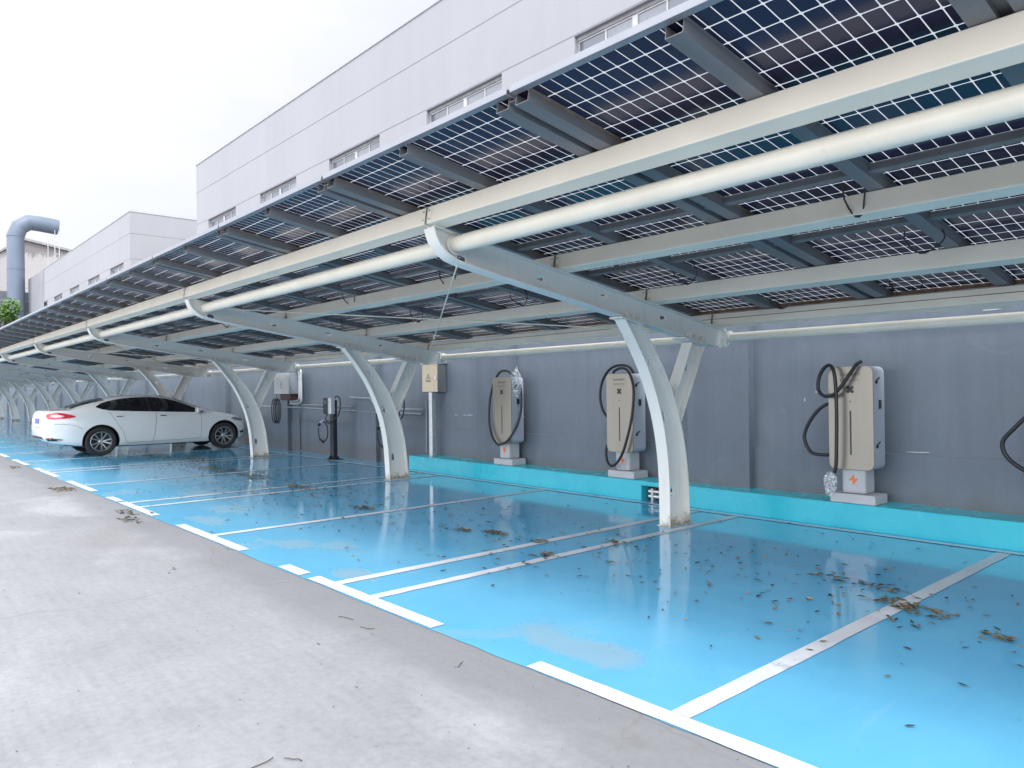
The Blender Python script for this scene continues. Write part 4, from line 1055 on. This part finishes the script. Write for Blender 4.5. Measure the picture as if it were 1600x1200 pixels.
# ------------------------------------------------------------------ buildings beyond the wall
def building(name, label, x, y0, y1, depth, zt, wins, mat='bld', skip_from=None, z_w=(10.2, 11.88)):
    t = thing(name, label, 'building', (x, (y0+y1)/2, 0)); cyy = (y0+y1)/2
    holes = [[(a-cyy, z_w[0]), (b_-cyy, z_w[0]), (b_-cyy, z_w[1]), (a-cyy, z_w[1])] for a, b_ in wins]
    b = MB(); fw = lambda u, v, h: (h, u, v)
    b.prism([(y0-cyy, 0), (y1-cyy, 0), (y1-cyy, zt), (y0-cyy, zt)], holes, fw, 0, .3)
    b.box((.3, y0-cyy, 0), (depth, y0-cyy+.3, zt)); b.box((.3, y1-cyy-.3, 0), (depth, y1-cyy, zt)); b.box((depth, y0-cyy, 0), (depth+.3, y1-cyy, zt))
    b.build('wall', M[mat], t)
    b = MB(); b.box((.3, y0-cyy+.3, zt-.7), (depth, y1-cyy-.3, zt-.5)); b.build('roof', M['lintel'], t)
    for z in (13.87, 11.90):
        b = MB(); b.box((-.004, y0-cyy-.004, z), (.02, y1-cyy, z+.035))
        b.box((.02, y0-cyy-.0042, z), (depth, y0-cyy+.02, z+.035)); b.build('panel_joint', M['bld_joint'], t)
    b = MB(); b.box((-.03, y0-cyy-.03, zt), (.36, y1-cyy+.03, zt+.05)); b.box((.36, y0-cyy-.03, zt), (depth+.33, y0-cyy+.36, zt+.05)); b.build('coping', M['bld'], t)
    # lightning conductor on low pegs
    b = MB(); b.cyl((.15, y0-cyy, zt+.2), (.15, y1-cyy, zt+.2), .012, 6); b.cyl((.15, y0-cyy+.1, zt+.2), (depth, y0-cyy+.1, zt+.2), .012, 6)
    yy = y0-cyy+.1
    while yy < y1-cyy: b.cyl((.15, yy, zt+.04), (.15, yy, zt+.2), .01, 5); yy += 1.5
    b.build('roof_wire', M['railing'], t)
    for a, b_ in wins:
        a, b_ = a-cyy, b_-cyy; m = MB(); d0, d1 = .16, .22; fwid = .045
        z0, z1 = z_w[0], z_w[1]-.11
        m.box((d0, a, z0), (d1, a+fwid, z1)); m.box((d0, b_-fwid, z0), (d1, b_, z1)); m.box((d0, a+fwid, z1-fwid), (d1, b_-fwid, z1)); m.box((d0, a+fwid, z0), (d1, b_-fwid, z0+fwid))
        mid = (a+b_)/2; m.box((d0-.01, mid-.09, z0+fwid), (d1-.005, mid+.09, z1-fwid))
        for q in ((a+mid)/2, (b_+mid)/2): m.box((d0+.005, q-.025, z0+fwid), (d1-.005, q+.025, z1-fwid))
        w_ = m.build('window', M['win_frame'], t)
        m = MB()
        for i, (p, q) in enumerate(((a+fwid, (a+mid)/2-.025), ((a+mid)/2+.025, mid-.09), (mid+.09, (b_+mid)/2-.025), ((b_+mid)/2+.025, b_-fwid))): m.box((d0+.03, p, z0+fwid), (d0+.04, q, z1-fwid), rg.choice((0,0,1)))
        m.build('pane', [M['pane'], M['pane_blind']], w_)
        m = MB(); m.box((.12, a, z1), (.23, b_, z_w[1]-.001)); m.build('lintel', M['lintel'], w_)
        m = MB(); m.box((.26, a-.2, z0-.2), (.29, b_+.2, z1+.4)); m.build('curtain', M['pane_blind'], w_)
    return t
building('factory_building', 'nearer tall white clad factory block with wide ribbon windows rising above the carport', 16, -8, 47.55, 22, 15.6, [(45.55-7.6*i-4.3, 45.55-7.6*i) for i in range(7)])
b2 = building('factory_building', 'farther white clad factory block with a row of small windows beside the big duct', 16, 62.5, 107, 22, 15.55, [(64.4+7.75*i, 64.4+7.75*i+4.15) for i in range(5)])
b = MB(); b.box((-.05, 97.2-84.75, 0), (-.005, 107.05-84.75, 15.54)); b.build('stained_bay', M['dirty'], b2)
# old gabled block
t = thing('gable_building', 'old pale gabled building with dark water stains behind the duct', 'building', (24, 122, 0))
b = MB(); b.prism([(-13.5,0),(13.5,0),(13.5,18.9),(-6.8,22.4),(-13.5,17.2)], [], lambda u, v, h: (u, h, v), -3, 14); b.build('wall', M['old'], t)
b = MB(); b.prism([(-13.9,17.0),(-6.9,22.42),(13.9,18.85),(13.9,19.1),(-6.9,22.75),(-13.9,17.3)], [], lambda u, v, h: (u, h, v), -3.4, 14.4); b.build('roof', M['lintel'], t)
t = thing('plant_block', 'low dark clad plant block with roof railings at the foot of the duct', 'building', (13.5, 112, 0))
b = MB(); b.box((-5, -3, 0), (4.2, 4, 14.2)); b.build('wall', M['tower_dark'], t)
b = MB()
for z in (14.75, 15.3):
    b.cyl((-5,-2.95,z),(4.15,-2.95,z), .03, 6); b.cyl((4.15,-2.95,z),(4.15,4,z), .03, 6)
for i in range(9): b.cyl((-5+i*1.14,-2.95,14.15),(-5+i*1.14,-2.95,15.3), .03, 6)
for i in range(5): b.cyl((4.15,-2.95+i*1.7,14.15),(4.15,-2.95+i*1.7,15.3), .03, 6)
b.build('railing', M['railing'], t)
b = MB()
for z in (11.5, 13.0): b.box((-5.01,-3.05,z),(4.25,-2.995,z+.1))
for x in (-3, -1, 1, 3): b.box((x,-3.04,0),(x+.07,-2.996,14.19))
b.build('cladding_strip', M['lintel'], t)
# duct
dxy = 106.5
t = thing('exhaust_duct', 'huge blue grey exhaust duct with a mitred elbow rising left of the factories', 'duct', (14.6, dxy, 0))
pathz = [(0,0,0),(0,0,16.6),(0,0,20.6),(.42,0,21.75),(1.35,0,22.42),(2.5,0,22.42),(4.35,0,22.25)]
b = MB(); b.tube(pathz, .93, 28); du = b.build('duct_pipe', M['duct'], t, smooth=20)
for z in (16.6, 20.55, 9): 
    b = MB(); b.lathe([(.93,-.04),(.965,-.04),(.965,.04),(.93,.04)], Matrix.Translation((0,0,z)), 28); b.build('flange_ring', M['duct'], t, smooth=30)
b = MB(); b.lathe([(.88,0),(.90,0),(.90,.1),(.88,.1)], Matrix.Translation((4.35,0,22.25)) @ Matrix.Rotation(R(97), 4, 'Y'), 28); b.lathe([(0,.0),(.86,.0)], Matrix.Translation((4.37,0,22.25)) @ Matrix.Rotation(R(97), 4, 'Y'), 28); b.build('mouth', M['tower_dark'], t)
t = thing('ladder_mast', 'thin steel lattice mast with a needle rod under the duct mouth', 'mast', (18.6, 105.8, 15))
b = MB()
for dx in (-.02, .45): b.cyl((dx,0,0),(dx,0,7.0), .05, 6)
for i in range(5): b.cyl((-.02,0,.8+i*1.5),(.45,0,.8+i*1.5), .04, 6)
b.cyl((-.75,0,-.5),(-.75,0,5.6), .045, 6); b.cyl((.45,0,7.0),(.45,0,9.6), .02, 5)
b.build('lattice', M['railing'], t)

# ------------------------------------------------------------------ trees
def tree(loc, h, r, label, seed, nleaf, ls, group=None):
    rr = random.Random(seed); t = thing('broadleaf_tree', label, 'tree', loc, 0, group)
    b = MB(); b.tube(catmull([(0,0,-.1),(.05,.04,h*.25),(-.06,.05,h*.5),(.05,0,h*.8)], 5), [h*.028*(1-.75*i/15) for i in range(16)], 9)
    cl = []
    for i in range(16):
        a = rr.uniform(0, 6.283); z = rr.uniform(.4, .95)*h; q = r*rr.uniform(.3, .95)*math.sqrt(max(.1, 1-((z/h-.62)/.45)**2))
        c = Vector((q*math.cos(a), q*math.sin(a), z)); cl.append((c, r*rr.uniform(.28, .46)))
        b.tube(catmull([(0,0,z*.55), c*.5 + Vector((0,0,z*.32)), c], 4), [h*.009*(1-.8*k/8) for k in range(9)], 5)
    b.build('trunk', M['bark'], t, smooth=True)
    b = MB()
    for i in range(nleaf):
        c, cr = rr.choice(cl); d = Vector((rr.gauss(0,1), rr.gauss(0,1), rr.gauss(0,.8))).normalized()*cr*rr.uniform(.45, 1.08)
        p = c + d; u = Vector((rr.gauss(0,1), rr.gauss(0,1), rr.gauss(0,.5))).normalized(); v = u.cross(Vector((rr.gauss(0,1), rr.gauss(0,1), rr.gauss(0,1)))).normalized()
        s = ls*rr.uniform(.6, 1.2)
        b.add([p-u*s, p+v*s*.5, p+u*s, p-v*s*.5], [(0,1,2,3)], rr.choice((0,0,1)))
    b.build('crown', [M['tree_leaf'], M['tree_leaf2']], t)
    return t
tree((9.9, 84, 0), 10.3, 2.2, 'bright green tree showing above the far end of the carport roof', 11, 4200, .16)
tree((5.2, 92, 0), 6.2, 3.2, 'dark green tree low beyond the far end of the parking row', 12, 2600, .2)

# ------------------------------------------------------------------ fallen leaves and twigs
LM = [M['leaf_a'], M['leaf_b'], M['leaf_c'], M['leaf_d']]
def leaf(b, x, y, z, s, rr, mi):
    a = rr.uniform(0, 6.283); c, sn_ = math.cos(a), math.sin(a); curl = rr.uniform(.1, .6); tilt = rr.uniform(-.35, .35)
    L_ = [(-1,0,.0),(-.45,.34,curl*.35),(.3,.30,curl*.4),(1,0,.25*curl+.05),(.3,-.30,curl*.4),(-.45,-.34,curl*.35),(0,0,.02)]
    vs = []
    for u, v, w_ in L_:
        u *= s; v *= s; vs.append((x + u*c - v*sn_, y + u*sn_ + v*c, z + .003 + w_*s + max(0, u*tilt)))
    b.add(vs, [(0,1,6),(1,2,6),(2,3,6),(3,4,6),(4,5,6),(5,0,6)], mi)
def pick(rr, dark=.35):
    q = rr.random(); return 2 if q < dark else (1 if q < dark+.25 else (0 if q < .88 else 3))
rr = random.Random(21); b = MB(); FZ = .009
for i in range(820):                                  # sparse drift down the middle of the bays
    y = rr.uniform(.6, 15) if rr.random() < .75 else rr.uniform(15, 30); x = rr.gauss(5.2, .85)
    if 3.2 < x < 7.4: leaf(b, x, y, FZ, rr.uniform(.012, .032), rr, pick(rr, .45))
for cx_, cy_, sx, sy, n in ((5.4,2.3,.45,.55,40),(5.75,3.2,.5,.7,32),(5.9,4.3,.35,.6,34),(5.0,5.2,.5,.7,34),(4.9,7.2,.5,1.0,36),(4.9,9,.6,1.2,60),(5.2,12,.5,1.6,90),(5.3,15.5,.5,1.4,110),(5.5,18.3,.6,1.2,130)):
    for i in range(n): leaf(b, rr.gauss(cx_, sx), rr.gauss(cy_, sy), FZ, rr.uniform(.016, .038), rr, pick(rr, .42))
for cx_, cy_, sx, sy, n in ((5.2,11.2,.4,1.2,90),(5.3,13.4,.35,1.3,140),(5.4,15.6,.4,1.2,160),(5.6,17.6,.5,1.0,170),(5.2,19.2,.7,.6,170),(4.6,10,.8,1.6,90)):
    for i in range(n): leaf(b, rr.gauss(cx_, sx), rr.gauss(cy_, sy), FZ, rr.uniform(.022, .045), rr, pick(rr, .3))
for i in range(34): leaf(b, rr.uniform(.6, 2.6), rr.uniform(1.4, 16), .001, rr.uniform(.006, .015), rr, 2)
for i in range(60): y = rr.uniform(.5, 11); leaf(b, rr.gauss(7.35, .2), y, FZ, rr.uniform(.012, .03), rr, 2)
for i in range(260): leaf(b, rr.gauss(4.2, .9), rr.uniform(24, 50), FZ, rr.uniform(.02, .045), rr, 2)
for i in range(900):                                  # fine grit and crumbs
    y = abs(rr.gauss(0, 9)) + .5; x = rr.uniform(2.8, 7.5); leaf(b, x, y, FZ-.001, rr.uniform(.003, .008), rr, 2)
for i in range(500):
    y = abs(rr.gauss(0, 6)) + 1.0; x = rr.uniform(-2.5, 2.65); leaf(b, x, y, 0, rr.uniform(.003, .008), rr, 2)
tag(b.build('scattered_leaves', LM), kind='stuff')
def pile(x, y, sx, sy, n, label, z=FZ, big=1, dark=.25):
    b = MB(); r_ = random.Random(int(x*1000+y*10))
    for i in range(n):
        dx, dy = max(-1.5*sx, min(1.5*sx, r_.gauss(0, sx))), max(-1.5*sy, min(1.5*sy, r_.gauss(0, sy))); hgt = max(0, 1 - math.hypot(dx/sx, dy/sy)/1.6)*.022*big
        leaf(b, dx, dy, r_.uniform(0, hgt), r_.uniform(.02, .042)*big, r_, pick(r_, dark))
    return tag(b.build('leaf_pile', LM, loc=(x, y, z)), label, 'leaves', 'clumps of fallen leaves')
pile(5.63,2.32,.05,.12,22,'small brown leaf clump right of the nearest bay line, below the nearest charger')
pile(5.30,2.06,.07,.09,34,'brown leaf clump lying right across the nearest long white bay line')
pile(5.22,1.86,.06,.10,34,'olive brown leaf clump just right of the nearest white bay line')
pile(4.99,1.38,.05,.07,18,'lone leaf clump at the right picture edge on the blue floor')
pile(5.66,2.72,.04,.09,14,'thin row of leaves on blue floor left of the nearest bay line')
pile(4.95,5.90,.05,.11,46,'low brown leaf mound just left of the nearest double line, right one of two')
pile(4.82,6.30,.04,.07,24,'low brown leaf mound just left of the nearest double line, left one of two')
pile(5.0,5.30,.05,.05,20,'dark leaf clump touching the farther stripe of the nearest double line')
pile(4.62,4.82,.06,.06,26,'pale dry leaf clump on the nearer stripe of the nearest double line')
pile(5.46,4.72,.06,.08,24,'leaf clump on the nearest double line left of the nearest column foot')
pile(4.83,8.35,.07,.13,50,'leaf mound with one tan leaf beside the single line in front of the second column')
pile(5.2,10.9,.09,.22,70,'leaf patch on the blue floor left of the second column foot')
pile(5.3,12.9,.10,.30,90,'long dark leaf patch on the blue floor in front of the slim post charger')
pile(5.25,14.6,.14,.45,130,'largest leaf drift, in front of the third column foot')
pile(5.75,17.4,.12,.5,130,'ragged leaf drift beside the front wheel of the white car')
pile(5.3,18.9,.12,.4,110,'leaf drift against the near side of the white car')
pile(2.46,13.5,.09,.20,90,'round brown leaf heap on the grey concrete at the edge of the blue floor', .001, 1, .15)
pile(2.55,10.25,.05,.17,40,'dark green weedy clump on the concrete, farther of the two side by side', .001, .9, .7)
pile(2.44,9.62,.06,.20,44,'dark green weedy clump on the concrete, nearer of the two side by side', .001, .9, .7)
pile(2.45,18.4,.06,.2,36,'smallest far leaf heap on the concrete near the left picture edge', .001)
def twig(x, y, l, a, label, z=.004):
    b = MB(); r_ = random.Random(int(x*100+y*7)); d = Vector((math.cos(a), math.sin(a), 0)); n = Vector((-d.y, d.x, 0))
    pts = [d*l*(t-.5) + n*r_.uniform(-.05,.05)*l + Vector((0,0,r_.uniform(0,.004))) for t in (0,.25,.5,.75,1)]
    b.tube(catmull(pts, 3), .0020, 6); return tag(b.build('twig', M['twig'], loc=(x, y, z), smooth=True), label, 'twig', 'twigs on the concrete')
twig(2.41, 4.14, .11, 1.95, 'dark forked twig on the concrete, longer of the pair near the blue edge')
twig(2.42, 4.42, .13, 1.9, 'thin pale twig on the concrete just left of the darker one near the blue edge')
twig(2.46, 3.24, .08, .6, 'short dark twig on the concrete close to the end of the nearest front dash')
twig(1.21, 2.93, .13, .2, 'thin straight stalk on the concrete at the bottom edge of the picture')
twig(1.33, 2.88, .08, 2.2, 'short stalk on the concrete at the bottom edge, right of a longer one')
